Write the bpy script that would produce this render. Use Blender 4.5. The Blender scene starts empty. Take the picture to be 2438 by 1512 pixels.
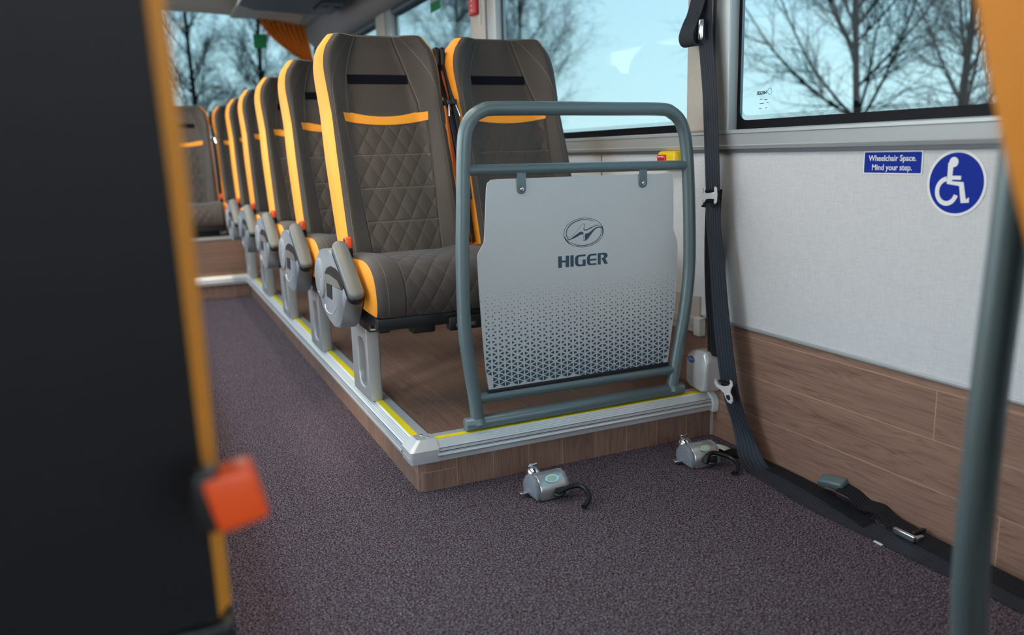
import bpy, bmesh, math, random
from mathutils import Vector, Matrix
random.seed(7)
C = bpy.context.scene.collection
scene = bpy.context.scene
PI = math.pi

# ------------------------------------------------------------------ camera, world, exposure
cam = bpy.data.cameras.new('camera'); co = bpy.data.objects.new('camera', cam); C.objects.link(co)
yaw, pit, rol = 0.4191, 0.2023, -0.029
cy, sy, cp, sp = math.cos(yaw), math.sin(yaw), math.cos(pit), math.sin(pit)
fwd = Vector((sy*cp, cy*cp, -sp)); rt = Vector((cy, -sy, 0)); up = rt.cross(fwd)
r2 = math.cos(rol)*rt + math.sin(rol)*up; u2 = -math.sin(rol)*rt + math.cos(rol)*up
mw = Matrix((r2, u2, -fwd)).transposed().to_4x4(); mw.translation = (-0.5737, -1.9239, 0.8653)
co.matrix_world = mw
cam.sensor_width = 36; cam.lens = 1928.53/2438*36; cam.clip_start = 0.02; cam.clip_end = 400
cam.dof.use_dof = True; cam.dof.focus_distance = 2.15; cam.dof.aperture_fstop = 2.2
scene.camera = co
scene.view_settings.view_transform = 'Standard'; scene.view_settings.look = 'None'
scene.view_settings.gamma = 1; scene.view_settings.use_curve_mapping = False
scene.view_settings.exposure = 0.45
SKY = 4.8; LED = 10.5
world = bpy.data.worlds.new('sky'); scene.world = world; world.use_nodes = True
wn = world.node_tree; wn.nodes.clear()
o_ = wn.nodes.new('ShaderNodeOutputWorld'); bg = wn.nodes.new('ShaderNodeBackground')
tc = wn.nodes.new('ShaderNodeTexCoord'); sx = wn.nodes.new('ShaderNodeSeparateXYZ'); cr = wn.nodes.new('ShaderNodeValToRGB')
wn.links.new(tc.outputs['Generated'], sx.inputs[0]); wn.links.new(sx.outputs['Z'], cr.inputs[0])
cr.color_ramp.elements[0].position = 0.0; cr.color_ramp.elements[0].color = (1.0, .985, .95, 1)
cr.color_ramp.elements[1].position = 0.40; cr.color_ramp.elements[1].color = (.58, .76, .93, 1)
wn.links.new(cr.outputs[0], bg.inputs[0]); bg.inputs[1].default_value = SKY
wn.links.new(bg.outputs[0], o_.inputs[0])
sun = bpy.data.lights.new('sun', 'SUN'); sun.energy = 1.2; sun.angle = 0.12; sun.color = (1, .86, .66)
so = bpy.data.objects.new('sun', sun); C.objects.link(so)
so.rotation_euler = Vector((0.80, 0.55, -0.36)).to_track_quat('-Z', 'Y').to_euler()

# ------------------------------------------------------------------ material helpers
class N:
    def __init__(s, name):
        s.m = bpy.data.materials.new(name); s.m.use_nodes = True; s.t = s.m.node_tree
        s.b = s.t.nodes['Principled BSDF']; s.o = s.t.nodes['Material Output']
    def n(s, typ, **k):
        x = s.t.nodes.new(typ)
        for a, b in k.items(): setattr(x, a, b)
        return x
    def l(s, a, b): s.t.links.new(a, b)
    def put(s, sock, v):
        if hasattr(v, 'links') or hasattr(v, 'is_output'): s.l(v, sock)
        else: sock.default_value = v
    def M(s, op, a, b=0.0, c=0.0):
        x = s.n('ShaderNodeMath', operation=op)
        s.put(x.inputs[0], a); s.put(x.inputs[1], b); s.put(x.inputs[2], c); return x.outputs[0]
    def mix(s, f, a, b):
        x = s.n('ShaderNodeMix', data_type='RGBA'); s.put(x.inputs[0], f); s.put(x.inputs[6], a); s.put(x.inputs[7], b); return x.outputs[2]
    def coord(s, which='Object', scale=(1, 1, 1)):
        t = s.n('ShaderNodeTexCoord'); mp = s.n('ShaderNodeMapping'); mp.inputs['Scale'].default_value = scale
        s.l(t.outputs[which], mp.inputs[0]); return mp.outputs[0]
    def noise(s, vec, sc, det=3, rough=.5):
        x = s.n('ShaderNodeTexNoise'); x.inputs['Scale'].default_value = sc; x.inputs['Detail'].default_value = det; x.inputs['Roughness'].default_value = rough
        s.l(vec, x.inputs[0]); return x.outputs[0]
    def ramp(s, f, stops):
        x = s.n('ShaderNodeValToRGB'); s.l(f, x.inputs[0]); e = x.color_ramp.elements
        while len(e) < len(stops): e.new(.5)
        for i, (p, c) in enumerate(stops): e[i].position = p; e[i].color = (*c, 1)
        return x.outputs[0]
    def bump(s, h, dist, st=1.0):
        x = s.n('ShaderNodeBump'); s.l(h, x.inputs['Height']); x.inputs['Distance'].default_value = dist; x.inputs['Strength'].default_value = st
        s.l(x.outputs[0], s.b.inputs['Normal']); return x.outputs[0]
    def xyz(s, vec):
        x = s.n('ShaderNodeSeparateXYZ'); s.l(vec, x.inputs[0]); return x.outputs

def simple(name, col, rough=.5, metal=0.0, noise=0.0, nsc=300, bump=0.0, spec=.5, sheen=0.0):
    k = N(name); c = (*col, 1); k.b.inputs['Roughness'].default_value = rough; k.b.inputs['Metallic'].default_value = metal
    k.b.inputs['Specular IOR Level'].default_value = spec
    if sheen: k.b.inputs['Sheen Weight'].default_value = sheen
    if noise or bump:
        nz = k.noise(k.coord(), nsc, 4)
        if noise:
            d = tuple(max(0, v*(1-noise)) for v in col); u = tuple(min(1, v*(1+noise)) for v in col)
            k.l(k.ramp(nz, [(.3, d), (.7, u)]), k.b.inputs['Base Color'])
        else: k.b.inputs['Base Color'].default_value = c
        if bump: k.bump(nz, bump)
    else: k.b.inputs['Base Color'].default_value = c
    return k.m

BROWN = (.052, .039, .031)
ORANGE = (.95, .36, .035)
def fabric(name, quilt):
    k = N(name)
    x, y, _ = k.xyz(k.coord('UV'))[:3]
    ax = k.M('ABSOLUTE', x)
    pw, ph = .052, .082
    xs = k.M('DIVIDE', x, pw); ys = k.M('DIVIDE', y, ph)
    fine = k.noise(k.coord('UV'), 1400, 3)
    big = k.noise(k.coord('UV'), 9, 2)
    def stitch(d, width, period=.0055, duty=.6):
        near = k.M('LESS_THAN', k.M('ABSOLUTE', d), width)
        return k.M('MULTIPLY', near, k.M('LESS_THAN', k.M('FRACT', k.M('DIVIDE', y, period)), duty))
    if quilt:
        a = k.M('ADD', xs, ys); b = k.M('SUBTRACT', xs, ys)
        sa = k.M('ABSOLUTE', k.M('SINE', k.M('MULTIPLY', a, PI))); sb = k.M('ABSOLUTE', k.M('SINE', k.M('MULTIPLY', b, PI)))
        h = k.M('POWER', k.M('MULTIPLY', sa, sb), .45)
        hl = k.M('MINIMUM', k.M('MULTIPLY', k.M('ABSOLUTE', k.M('SUBTRACT', k.M('FRACT', k.M('DIVIDE', k.M('ADD', y, .035), .1)), .5)), 14), 1) if quilt == 1 else 1.0
        h = k.M('MULTIPLY', h, hl) if quilt == 1 else h
        # quilted field: |x| < half width; seams on its border
        hw = k.M('ADD', .108, k.M('MULTIPLY', y, .055)) if quilt == 1 else k.M('ADD', .118, 0.0)
        if quilt == 1: inq = k.M('MULTIPLY', k.M('LESS_THAN', ax, hw), k.M('LESS_THAN', y, .405))
        else: inq = k.M('LESS_THAN', ax, hw)
        seam = k.M('MINIMUM', k.M('DIVIDE', k.M('ABSOLUTE', k.M('SUBTRACT', ax, hw)), .004), 1)
        H = k.M('MULTIPLY', k.M('ADD', k.M('MULTIPLY', inq, h), k.M('SUBTRACT', 1.0, inq)), seam)
        thread = k.M('MULTIPLY', inq, k.M('LESS_THAN', k.M('MINIMUM', sa, sb), .035))
        sm = k.M('LESS_THAN', k.M('ABSOLUTE', k.M('SUBTRACT', ax, hw)), .0009)
        dark = k.M('MAXIMUM', k.M('MULTIPLY', thread, .35), k.M('MULTIPLY', sm, .45))
        lt = stitch(k.M('SUBTRACT', ax, .166), .0007)
        if quilt == 1:
            lt = k.M('MAXIMUM', lt, k.M('MULTIPLY', k.M('LESS_THAN', k.M('ABSOLUTE', k.M('SUBTRACT', k.M('FRACT', k.M('DIVIDE', k.M('ADD', y, .035), .1)), .5)), .006),
                 k.M('MULTIPLY', inq, k.M('LESS_THAN', k.M('FRACT', k.M('DIVIDE', x, .005)), .6))))
    else:
        # headrest: curved side seams with light double stitching
        hw = k.M('ADD', .115, k.M('MULTIPLY', k.M('POWER', k.M('MAXIMUM', k.M('SUBTRACT', y, .41), 0.0), 2.0), -.75))
        dd = k.M('SUBTRACT', ax, hw)
        H = k.M('MINIMUM', k.M('DIVIDE', k.M('ABSOLUTE', dd), .004), 1)
        dark = k.M('MULTIPLY', k.M('LESS_THAN', k.M('ABSOLUTE', dd), .0009), .45)
        lt = k.M('MAXIMUM', stitch(k.M('SUBTRACT', dd, .004), .0007), k.M('MULTIPLY', k.M('LESS_THAN', ax, 9.0), stitch(k.M('SUBTRACT', ax, k.M('SUBTRACT', .166, k.M('MULTIPLY', k.M('POWER', k.M('MAXIMUM', k.M('SUBTRACT', y, .5), 0.0), 2.0), 2.6))), .0007)))
    base = k.ramp(big, [(.3, tuple(v*.92 for v in BROWN)), (.7, tuple(v*1.1 for v in BROWN))])
    base = k.mix(k.M('MULTIPLY', fine, .35), base, (.06, .05, .046, 1))
    base = k.mix(dark, base, (.012, .010, .010, 1))
    base = k.mix(k.M('MULTIPLY', lt, .75), base, (.34, .29, .24, 1))
    k.l(base, k.b.inputs['Base Color'])
    k.b.inputs['Roughness'].default_value = .62; k.b.inputs['Sheen Weight'].default_value = .12
    k.bump(k.M('ADD', H, k.M('MULTIPLY', fine, .04)), .004, .8)
    return k.m
def wood(name, plank_w, axis_long, axis_w, dark=1.0, plank_l=1.1, col=(.26, .150, .108)):
    # axis_long / axis_w : indices of object coordinates along and across the planks
    k = N(name); v = k.xyz(k.coord()); L = v[axis_long]; Wd = v[axis_w]
    row = k.M('FLOOR', k.M('DIVIDE', k.M('ADD', Wd, 50*plank_w), plank_w))
    rnd = k.M('FRACT', k.M('MULTIPLY', k.M('SINE', k.M('MULTIPLY', row, 12.9898)), 43.7585))
    Ls = k.M('ADD', L, k.M('MULTIPLY', rnd, plank_l))
    pl = k.M('FLOOR', k.M('DIVIDE', Ls, plank_l))
    comb = k.n('ShaderNodeCombineXYZ')
    k.l(k.M('MULTIPLY', Ls, 3.0), comb.inputs[0]); k.l(k.M('MULTIPLY', Wd, 42.0), comb.inputs[1]); k.l(k.M('ADD', k.M('MULTIPLY', row, 3.7), k.M('MULTIPLY', pl, 7.3)), comb.inputs[2])
    dist = k.n('ShaderNodeTexNoise'); dist.inputs['Scale'].default_value = .6; dist.inputs['Detail'].default_value = 2; k.l(comb.outputs[0], dist.inputs[0])
    n1 = k.n('ShaderNodeTexNoise'); n1.inputs['Scale'].default_value = 1.0; n1.inputs['Detail'].default_value = 6; n1.inputs['Roughness'].default_value = .62; n1.inputs['Distortion'].default_value = 1.2
    k.l(comb.outputs[0], n1.inputs[0])
    ring = k.M('ABSOLUTE', k.M('SINE', k.M('MULTIPLY', dist.outputs[0], 42.0)))
    f = k.M('ADD', k.M('MULTIPLY', n1.outputs[0], .78), k.M('MULTIPLY', ring, .2))
    c = tuple(x*dark for x in col)
    base = k.ramp(f, [(.28, tuple(x*.62 for x in c)), (.5, c), (.78, tuple(x*1.32 for x in c))])
    tone = k.M('ADD', .9, k.M('MULTIPLY', rnd, .2))
    mul = k.n('ShaderNodeMix', data_type='RGBA', blend_type='MULTIPLY'); mul.inputs[0].default_value = 1
    k.l(base, mul.inputs[6]); cb = k.n('ShaderNodeCombineXYZ'); [k.l(tone, cb.inputs[i]) for i in range(3)]; k.l(cb.outputs[0], mul.inputs[7])
    dw = k.M('ABSOLUTE', k.M('SUBTRACT', k.M('FRACT', k.M('DIVIDE', k.M('ADD', Wd, 50*plank_w), plank_w)), 0.5))
    dl = k.M('ABSOLUTE', k.M('SUBTRACT', k.M('FRACT', k.M('DIVIDE', Ls, plank_l)), 0.5))
    line = k.M('MAXIMUM', k.M('GREATER_THAN', dw, .5-.0011/plank_w), k.M('GREATER_THAN', dl, .5-.0011/plank_l))
    base2 = k.mix(k.M('MULTIPLY', line, .75), mul.outputs[2], (c[0]*2.2, c[1]*2.2, c[2]*2.2, 1))
    k.l(base2, k.b.inputs['Base Color']); k.b.inputs['Roughness'].default_value = .42
    k.bump(n1.outputs[0], .0006, .5)
    return k.m
def carpet():
    k = N('carpet'); v = k.coord()
    n1 = k.noise(v, 260, 2, .65); n2 = k.noise(v, 620, 2, .7); n3 = k.noise(v, 3, 2)
    vo = k.n('ShaderNodeTexVoronoi'); vo.inputs['Scale'].default_value = 420; k.l(v, vo.inputs[0])
    base = k.ramp(n1, [(.36, (.024, .015, .022)), (.47, (.070, .045, .058)), (.55, (.165, .115, .138)), (.66, (.66, .56, .61))])
    tint = k.mix(k.M('GREATER_THAN', k.xyz(vo.outputs['Color'])[0], .72), base, (.13, .045, .045, 1))
    tint2 = k.mix(.35, base, tint)
    tint3 = k.mix(k.M('GREATER_THAN', k.xyz(vo.outputs['Color'])[1], .80), tint2, (.24, .22, .26, 1))
    k.l(tint3, k.b.inputs['Base Color']); k.b.inputs['Roughness'].default_value = .95; k.b.inputs['Specular IOR Level'].default_value = .1
    rib = k.M('SINE', k.M('MULTIPLY', k.xyz(v)[1], 2*PI/.0055))
    k.bump(k.M('ADD', k.M('ADD', n1, n2), k.M('MULTIPLY', rib, .12)), .006, .9)
    return k.m
def weave(name, col):
    k = N(name); v = k.coord(scale=(1, 1, 1))
    t = k.n('ShaderNodeTexCoord')
    def st(sc):
        mp = k.n('ShaderNodeMapping'); mp.inputs['Scale'].default_value = sc; k.l(t.outputs['Object'], mp.inputs[0])
        return k.noise(mp.outputs[0], 1.0, 4, .65)
    a = st((40, 40, 700)); b = st((40, 700, 40))
    f = k.M('MULTIPLY', k.M('ADD', a, b), .5)
    k.l(k.ramp(f, [(.36, tuple(x*.87 for x in col)), (.5, col), (.64, tuple(min(1, x*1.10) for x in col))]), k.b.inputs['Base Color'])
    k.b.inputs['Roughness'].default_value = .8; k.bump(f, .0006, .5)
    return k.m
def glass(name, col, refl=.06):
    k = N(name); k.t.nodes.remove(k.b)
    tr = k.n('ShaderNodeBsdfTransparent'); tr.inputs[0].default_value = (*col, 1)
    gl = k.n('ShaderNodeBsdfGlossy'); gl.inputs['Roughness'].default_value = .02; gl.inputs[0].default_value = (1, 1, 1, 1)
    lw = k.n('ShaderNodeLayerWeight'); lw.inputs[0].default_value = .5
    ms = k.n('ShaderNodeMixShader'); k.l(k.M('ADD', .006, k.M('MULTIPLY', k.M('POWER', lw.outputs['Facing'], 5.0), .9)), ms.inputs[0])
    k.l(tr.outputs[0], ms.inputs[1]); k.l(gl.outputs[0], ms.inputs[2]); k.l(ms.outputs[0], k.o.inputs[0]); return k.m
def frit():
    k = N('frit_dots'); v = k.xyz(k.coord()); p = .0045
    a = k.M('SUBTRACT', k.M('FRACT', k.M('DIVIDE', k.M('ADD', v[1], v[2]), p)), .5); b = k.M('SUBTRACT', k.M('FRACT', k.M('DIVIDE', k.M('SUBTRACT', v[1], v[2]), p)), .5)
    d = k.M('SQRT', k.M('ADD', k.M('MULTIPLY', a, a), k.M('MULTIPLY', b, b)))
    k.b.inputs['Base Color'].default_value = (.01, .012, .016, 1)
    k.l(k.M('LESS_THAN', d, .30), k.b.inputs['Alpha']); return k.m
def emis(name, col, s):
    k = N(name); k.b.inputs['Base Color'].default_value = (*col, 1); k.b.inputs['Emission Color'].default_value = (*col, 1); k.b.inputs['Emission Strength'].default_value = s; return k.m
def belt_mat(name, col):
    k = N(name); x, y, _ = k.xyz(k.coord('UV'))[:3]
    r = k.M('SINE', k.M('MULTIPLY', x, 2*PI*6)); d = k.M('SINE', k.M('MULTIPLY', k.M('ADD', y, k.M('MULTIPLY', k.M('ABSOLUTE', k.M('SUBTRACT', x, .5)), .02)), 2*PI/.0022))
    h = k.M('ADD', k.M('MULTIPLY', r, .5), k.M('MULTIPLY', d, .12))
    k.l(k.ramp(k.M('ADD', k.M('MULTIPLY', h, .5), .5), [(.2, tuple(v*.72 for v in col)), (.8, tuple(v*1.25 for v in col))]), k.b.inputs['Base Color'])
    k.b.inputs['Roughness'].default_value = .6; k.b.inputs['Specular IOR Level'].default_value = .3; k.bump(h, .0012, .8); return k.m
def curtain_mat():
    return simple('curtain_cloth', (.62, .17, .012), .85, noise=.12, nsc=60)

MT = dict(legm=simple('leg_silver', (.44, .445, .46), .38, .45),metal=simple('brushed_casing', (.60, .61, .61), .28, .8),bright=simple('bright_zinc', (.86, .86, .88), .35, .35),
 body=fabric('seat_fabric_quilted', 1), cush=fabric('cushion_fabric_quilted', 2), head=fabric('headrest_fabric', 0),
 orange=simple('orange_leatherette', ORANGE, .55, spec=.25, noise=.05, nsc=500, bump=.0003), darkback=simple('black_seat_back', (.009, .0095, .012), .7, bump=.0004),
 black=simple('black_plastic', (.008, .008, .010), .42), velcro=simple('black_velcro', (.006, .007, .012), .95, spec=.1),
 grey=simple('grey_textured_plastic', (.23, .245, .275), .42, noise=.06, nsc=700, bump=.0004),
 pad=simple('armrest_rubber', (.165, .17, .155), .38, bump=.0002, nsc=600), silver=simple('silver_paint', (.68, .685, .69), .32, .4),
 alu=simple('aluminium', (.74, .77, .78), .36, .45), alud=simple('dark_groove_and_shade', (.10, .11, .13), .5, .3), yellow=simple('yellow_strip', (.95, .74, .005), .6, noise=.07, nsc=900, bump=.0003),
 tube=simple('grey_green_powder_coat', (.145, .20, .215), .30, .2, bump=.0002, nsc=900), panel=simple('satin_silver_panel', (.66, .70, .71), .36, .25, noise=.03, nsc=900),
 ink=simple('dark_blue_ink', (.035, .085, .125), .5), gasket=simple('black_rubber', (.012, .014, .018), .6), chrome=simple('chrome', (.85, .86, .88), .12, 1.0),
 plastwhite=simple('white_plastic', (.72, .72, .70), .4), beige=simple('beige_trim', (.55, .51, .45), .5, noise=.03, nsc=60), rail=simple('window_rail', (.50, .53, .54), .4, .35),
 belt=belt_mat('charcoal_webbing', (.030, .038, .052)), belt2=belt_mat('black_webbing', (.008, .009, .013)),
 blue=simple('sign_blue', (.0, .022, .33), .6, spec=.2), white=simple('sign_white', (.85, .87, .88), .45), red=simple('red_plastic', (.62, .01, .015), .35), yel2=simple('yellow_plastic', (.95, .62, .0), .4),
 green=simple('green_sticker', (.0, .22, .07), .6), orange2=simple('buckle_orange', (.95, .10, .015), .35), cove=simple('grey_headliner', (.30, .29, .30), .85, noise=.05, nsc=90),
 rack=simple('rack_dark_blue_grey', (.10, .13, .17), .6, bump=.0003), frit=simple('black_ceramic_frit', (.004, .005, .008), .5, spec=.15), fritd=frit(),
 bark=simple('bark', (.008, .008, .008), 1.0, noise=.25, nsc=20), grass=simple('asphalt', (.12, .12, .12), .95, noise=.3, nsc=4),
 sidewood=wood('riser_wood', .105, 2, 1, 1.0, 3.0), riserwood=wood('riser_wood_front', .105, 2, 0, 1.0, 3.0), wallwood=wood('wall_wood', .112, 1, 2, 1.05, .95), floorwood=wood('platform_wood', .19, 1, 0, .80, 1.3),
 carpet=carpet(), weave=weave('grey_wall_fabric', (.66, .67, .69)), glass=glass('tinted_glass', (.305, .385, .405)), cglass=glass('clear_glass', (.94, .97, .97)),
 curtain=curtain_mat(), led=emis('led_diffuser', (1.0, .91, .80), LED), paper=simple('paper_label', (.75, .74, .70), .8), badge=simple('green_badge', (.35, .55, .42), .4),
 bblue=simple('badge_blue', (.01, .16, .55), .3), purple=simple('print_violet', (.12, .07, .30), .6))

# ------------------------------------------------------------------ mesh helpers
class MB:
    def __init__(s): s.v = []; s.f = []; s.mi = []; s.uv = {}
    def add(s, vs, fs, mi=0):
        o = len(s.v); s.v += [tuple(v) for v in vs]; s.f += [tuple(i+o for i in f) for f in fs]; s.mi += [mi]*len(fs); return o
    def box(s, a, b, mi=0):
        x0, y0, z0 = a; x1, y1, z1 = b
        s.add([(x0,y0,z0),(x1,y0,z0),(x1,y1,z0),(x0,y1,z0),(x0,y0,z1),(x1,y0,z1),(x1,y1,z1),(x0,y1,z1)],
              [(0,3,2,1),(4,5,6,7),(0,1,5,4),(1,2,6,5),(2,3,7,6),(3,0,4,7)], mi)
    def rbox(s, a, b, r, seg=3, mi=0, M=None):
        bm = bmesh.new(); bmesh.ops.create_cube(bm, size=1)
        for v in bm.verts: v.co = Vector([(a[i]+b[i])/2 + v.co[i]*(b[i]-a[i]) for i in range(3)])
        bmesh.ops.bevel(bm, geom=bm.edges[:], offset=r, segments=seg, affect='EDGES', profile=.5)
        s.bm(bm, mi, M)
    def bm(s, bm, mi=0, M=None):
        bm.verts.index_update()
        s.add([(M @ v.co if M else v.co) for v in bm.verts], [[v.index for v in f.verts] for f in bm.faces], mi); bm.free()
    def tube(s, pts, r, n=14, caps=True, mi=0, closed=False):
        pts = [Vector(p) for p in pts]; m = len(pts); rr = r if isinstance(r, (list, tuple)) else [r]*m
        T = []
        for i in range(m):
            if closed: t = pts[(i+1) % m]-pts[i-1]
            else: t = pts[min(i+1, m-1)]-pts[max(i-1, 0)]
            T.append(t.normalized())
        ref = Vector((0, 0, 1)) if abs(T[0].z) < .9 else Vector((1, 0, 0))
        nrm = (ref - T[0]*ref.dot(T[0])).normalized(); vs = []
        for i in range(m):
            nrm = (nrm - T[i]*nrm.dot(T[i])).normalized(); bn = T[i].cross(nrm)
            for j in range(n):
                a = 2*PI*j/n; vs.append(pts[i] + (nrm*math.cos(a)+bn*math.sin(a))*rr[i])
        fs = []
        for i in range(m if closed else m-1):
            k = (i+1) % m
            for j in range(n): fs.append((i*n+j, i*n+(j+1) % n, k*n+(j+1) % n, k*n+j))
        if caps and not closed: fs += [tuple(range(n))[::-1], tuple((m-1)*n+j for j in range(n))]
        s.add(vs, fs, mi)
    def prism(s, poly, ex, o, ux, uy, mi=0, bev=0):
        # 2-D polygon placed at o with axes ux, uy, extruded by vector ex
        o, ux, uy, ex = Vector(o), Vector(ux), Vector(uy), Vector(ex); n = len(poly)
        A = [o+ux*a+uy*b for a, b in poly]; B = [p+ex for p in A]
        if bev:
            bm = bmesh.new(); va = [bm.verts.new(p) for p in A]; vb = [bm.verts.new(p) for p in B]
            fa = bm.faces.new(va); fb = bm.faces.new(vb[::-1])
            for i in range(n): bm.faces.new((va[i], vb[i], vb[(i+1) % n], va[(i+1) % n]))
            ed = [e for e in list(fa.edges)+list(fb.edges)]
            bmesh.ops.bevel(bm, geom=ed, offset=bev, segments=3, affect='EDGES', profile=.5); bmesh.ops.recalc_face_normals(bm, faces=bm.faces[:])
            s.bm(bm, mi); return
        bm = bmesh.new(); va = [bm.verts.new(p) for p in A]; vb = [bm.verts.new(p) for p in B]
        f1 = bm.faces.new(va); f2 = bm.faces.new(vb[::-1])
        for i in range(n): bm.faces.new((va[i], vb[i], vb[(i+1) % n], va[(i+1) % n]))
        bmesh.ops.recalc_face_normals(bm, faces=bm.faces[:])
        bmesh.ops.triangulate(bm, faces=[f for f in bm.faces if len(f.verts) > 4], ngon_method='EAR_CLIP')
        s.bm(bm, mi)
    def grid(s, rows, mi=0, uvs=None, closeu=False):
        n = len(rows[0]); vs = [p for r in rows for p in r]; o = len(s.v); fs = []
        for i in range(len(rows)-1):
            for j in range(n if closeu else n-1):
                k = (j+1) % n; fs.append((i*n+j, i*n+k, (i+1)*n+k, (i+1)*n+j))
        s.add(vs, fs, mi)
        if uvs:
            for i, u in enumerate([p for r in uvs for p in r]): s.uv[o+i] = u
    def ribbon(s, pts, side, w, t=.0013, mi=0, cup=0.0):
        # flat webbing: pts centre line, side = across vectors (list or single), w width(s)
        pts = [Vector(p) for p in pts]; m = len(pts)
        sd = [Vector(x).normalized() for x in (side if isinstance(side, list) else [side]*m)]; ww = w if isinstance(w, list) else [w]*m
        K = 9; L = 0; top = []; uvt = []
        for i in range(m):
            if i: L += (pts[i]-pts[i-1]).length
            tn = (pts[min(i+1, m-1)]-pts[max(i-1, 0)]).normalized(); nn = sd[i].cross(tn).normalized()
            row = []; uvr = []
            for j in range(K):
                q = j/(K-1); row.append(pts[i]+sd[i]*(q-.5)*ww[i]+nn*(t/2 + cup*(1-(2*q-1)**2))); uvr.append((q, L))
            for j in range(K-1, -1, -1):
                q = j/(K-1); row.append(pts[i]+sd[i]*(q-.5)*ww[i]+nn*(-t/2 + cup*(1-(2*q-1)**2))); uvr.append((q, L))
            top.append(row); uvt.append(uvr)
        s.grid(top, mi, uvt, closeu=True)
    def build(s, name, mats, parent=None, org=(0, 0, 0), smooth=40, loc=None, link=True):
        me = bpy.data.meshes.new(name); O = Vector(org)
        me.from_pydata([tuple(Vector(v)-O) for v in s.v], [], s.f); me.update()
        mats = mats if isinstance(mats, (list, tuple)) else [mats]
        for m in mats: me.materials.append(m)
        for p, i in zip(me.polygons, s.mi): p.material_index = i
        if s.uv:
            ul = me.uv_layers.new(name='UVMap')
            for lp in me.loops:
                if lp.vertex_index in s.uv: ul.data[lp.index].uv = s.uv[lp.vertex_index]
        bm = bmesh.new(); bm.from_mesh(me)
        if not s.uv: bmesh.ops.remove_doubles(bm, verts=bm.verts[:], dist=1e-6)
        bmesh.ops.recalc_face_normals(bm, faces=bm.faces[:]); bm.to_mesh(me); bm.free()
        if smooth: me.shade_smooth() if False else [setattr(p, 'use_smooth', True) for p in me.polygons]
        if smooth:
            try: me.set_sharp_from_angle(angle=math.radians(smooth))
            except Exception: pass
        o = bpy.data.objects.new(name, me); C.objects.link(o)
        if parent: o.parent = parent
        o.location = loc if loc is not None else ((0, 0, 0) if parent else O)
        return o
def tag(o, label=None, cat=None, group=None, kind=None):
    if label: o['label'] = label
    if cat: o['category'] = cat
    if group: o['group'] = group
    if kind: o['kind'] = kind
    return o
def empty(name, loc, rz=0, **k):
    o = bpy.data.objects.new(name, None); C.objects.link(o); o.location = loc; o.rotation_euler = (0, 0, rz); o.empty_display_size = .05
    return tag(o, **k)
def children(o): return [c for c in bpy.data.objects if c.parent == o]
def copy_tree(o, parent=None, skip=()):
    c = o.copy(); C.objects.link(c); c.parent = parent
    for ch in children(o):
        if ch.name.split('.')[0] not in skip: copy_tree(ch, c)
    return c
def lerp(tab, x):
    if x <= tab[0][0]: return tab[0][1]
    for (a, b), (c, d) in zip(tab, tab[1:]):
        if x <= c:
            t = (x-a)/(c-a); return b+(d-b)*t
    return tab[-1][1]
def smooth_tab(tab, x):
    return (lerp(tab, x-.02)+2*lerp(tab, x)+lerp(tab, x+.02))/4
def ss(a, b, x):
    t = max(0, min(1, (x-a)/(b-a))); return t*t*(3-2*t)
def spline(ctrl, n=8):
    P = [Vector(p) for p in ctrl]; P = [2*P[0]-P[1]]+P+[2*P[-1]-P[-2]]; out = []
    for i in range(1, len(P)-2):
        for k in range(n):
            t = k/n; a, b, c, d = P[i-1:i+3]
            out.append(.5*((2*b)+(c-a)*t+(2*a-5*b+4*c-d)*t*t+(3*b-a-3*c+d)*t**3))
    out.append(P[-2]); return out
def text_mesh(name, txt, size, mat, o, ux, uy, parent, thick=.0006, bold=0.0, align='CENTER', sx=1.0, org=(0, 0, 0)):
    cu = bpy.data.curves.new(name, 'FONT'); cu.body = txt; cu.size = size; cu.align_x = align; cu.align_y = 'CENTER'; cu.offset = bold; cu.extrude = thick/2; cu.resolution_u = 3
    tmp = bpy.data.objects.new(name+'_src', cu); C.objects.link(tmp)
    dg = bpy.context.evaluated_depsgraph_get(); me = bpy.data.meshes.new_from_object(tmp.evaluated_get(dg))
    C.objects.unlink(tmp); bpy.data.objects.remove(tmp); bpy.data.curves.remove(cu)
    o, ux, uy = Vector(o), Vector(ux), Vector(uy); nz = ux.cross(uy); O = Vector(org)
    for v in me.vertices: v.co = o+ux*v.co.x*sx+uy*v.co.y+nz*v.co.z - O
    me.materials.clear(); me.materials.append(mat); me.name = name
    ob = bpy.data.objects.new(name, me); C.objects.link(ob)
    if parent: ob.parent = parent
    return ob

# ------------------------------------------------------------------ the setting: floor, platform, walls, ceiling
H = .138; WX = .935; XL = -1.50; YF = -3.9; YR = 5.15; ZC = 2.08
PF = -.015    # front riser of the rear platform
def struct(name, mb, mats, **k): 
    o = mb.build(name, mats, smooth=k.pop('smooth', 0)); o['kind'] = 'structure'; return o
b = MB(); b.box((XL, YF, -.05), (WX+.02, YR, 0)); struct('floor', b, MT['carpet'])
def rounded_platform(x0, y0, x1, y1, z0, z1, r, corner):
    pts = []
    if corner == 'fl':   # rounded at x0,y0
        for i in range(9):
            a = PI+PI/2*i/8; pts.append((x0+r+r*math.cos(a), y0+r+r*math.sin(a)))
        pts += [(x1, y0), (x1, y1), (x0, y1)]
    else:
        for i in range(9):
            a = PI/2+PI/2*i/8; pts.append((x0+r+r*math.cos(a), y1-r+r*math.sin(a)))
        pts += [(x0, y0), (x1, y0), (x1, y1)]; 
    return pts
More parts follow.
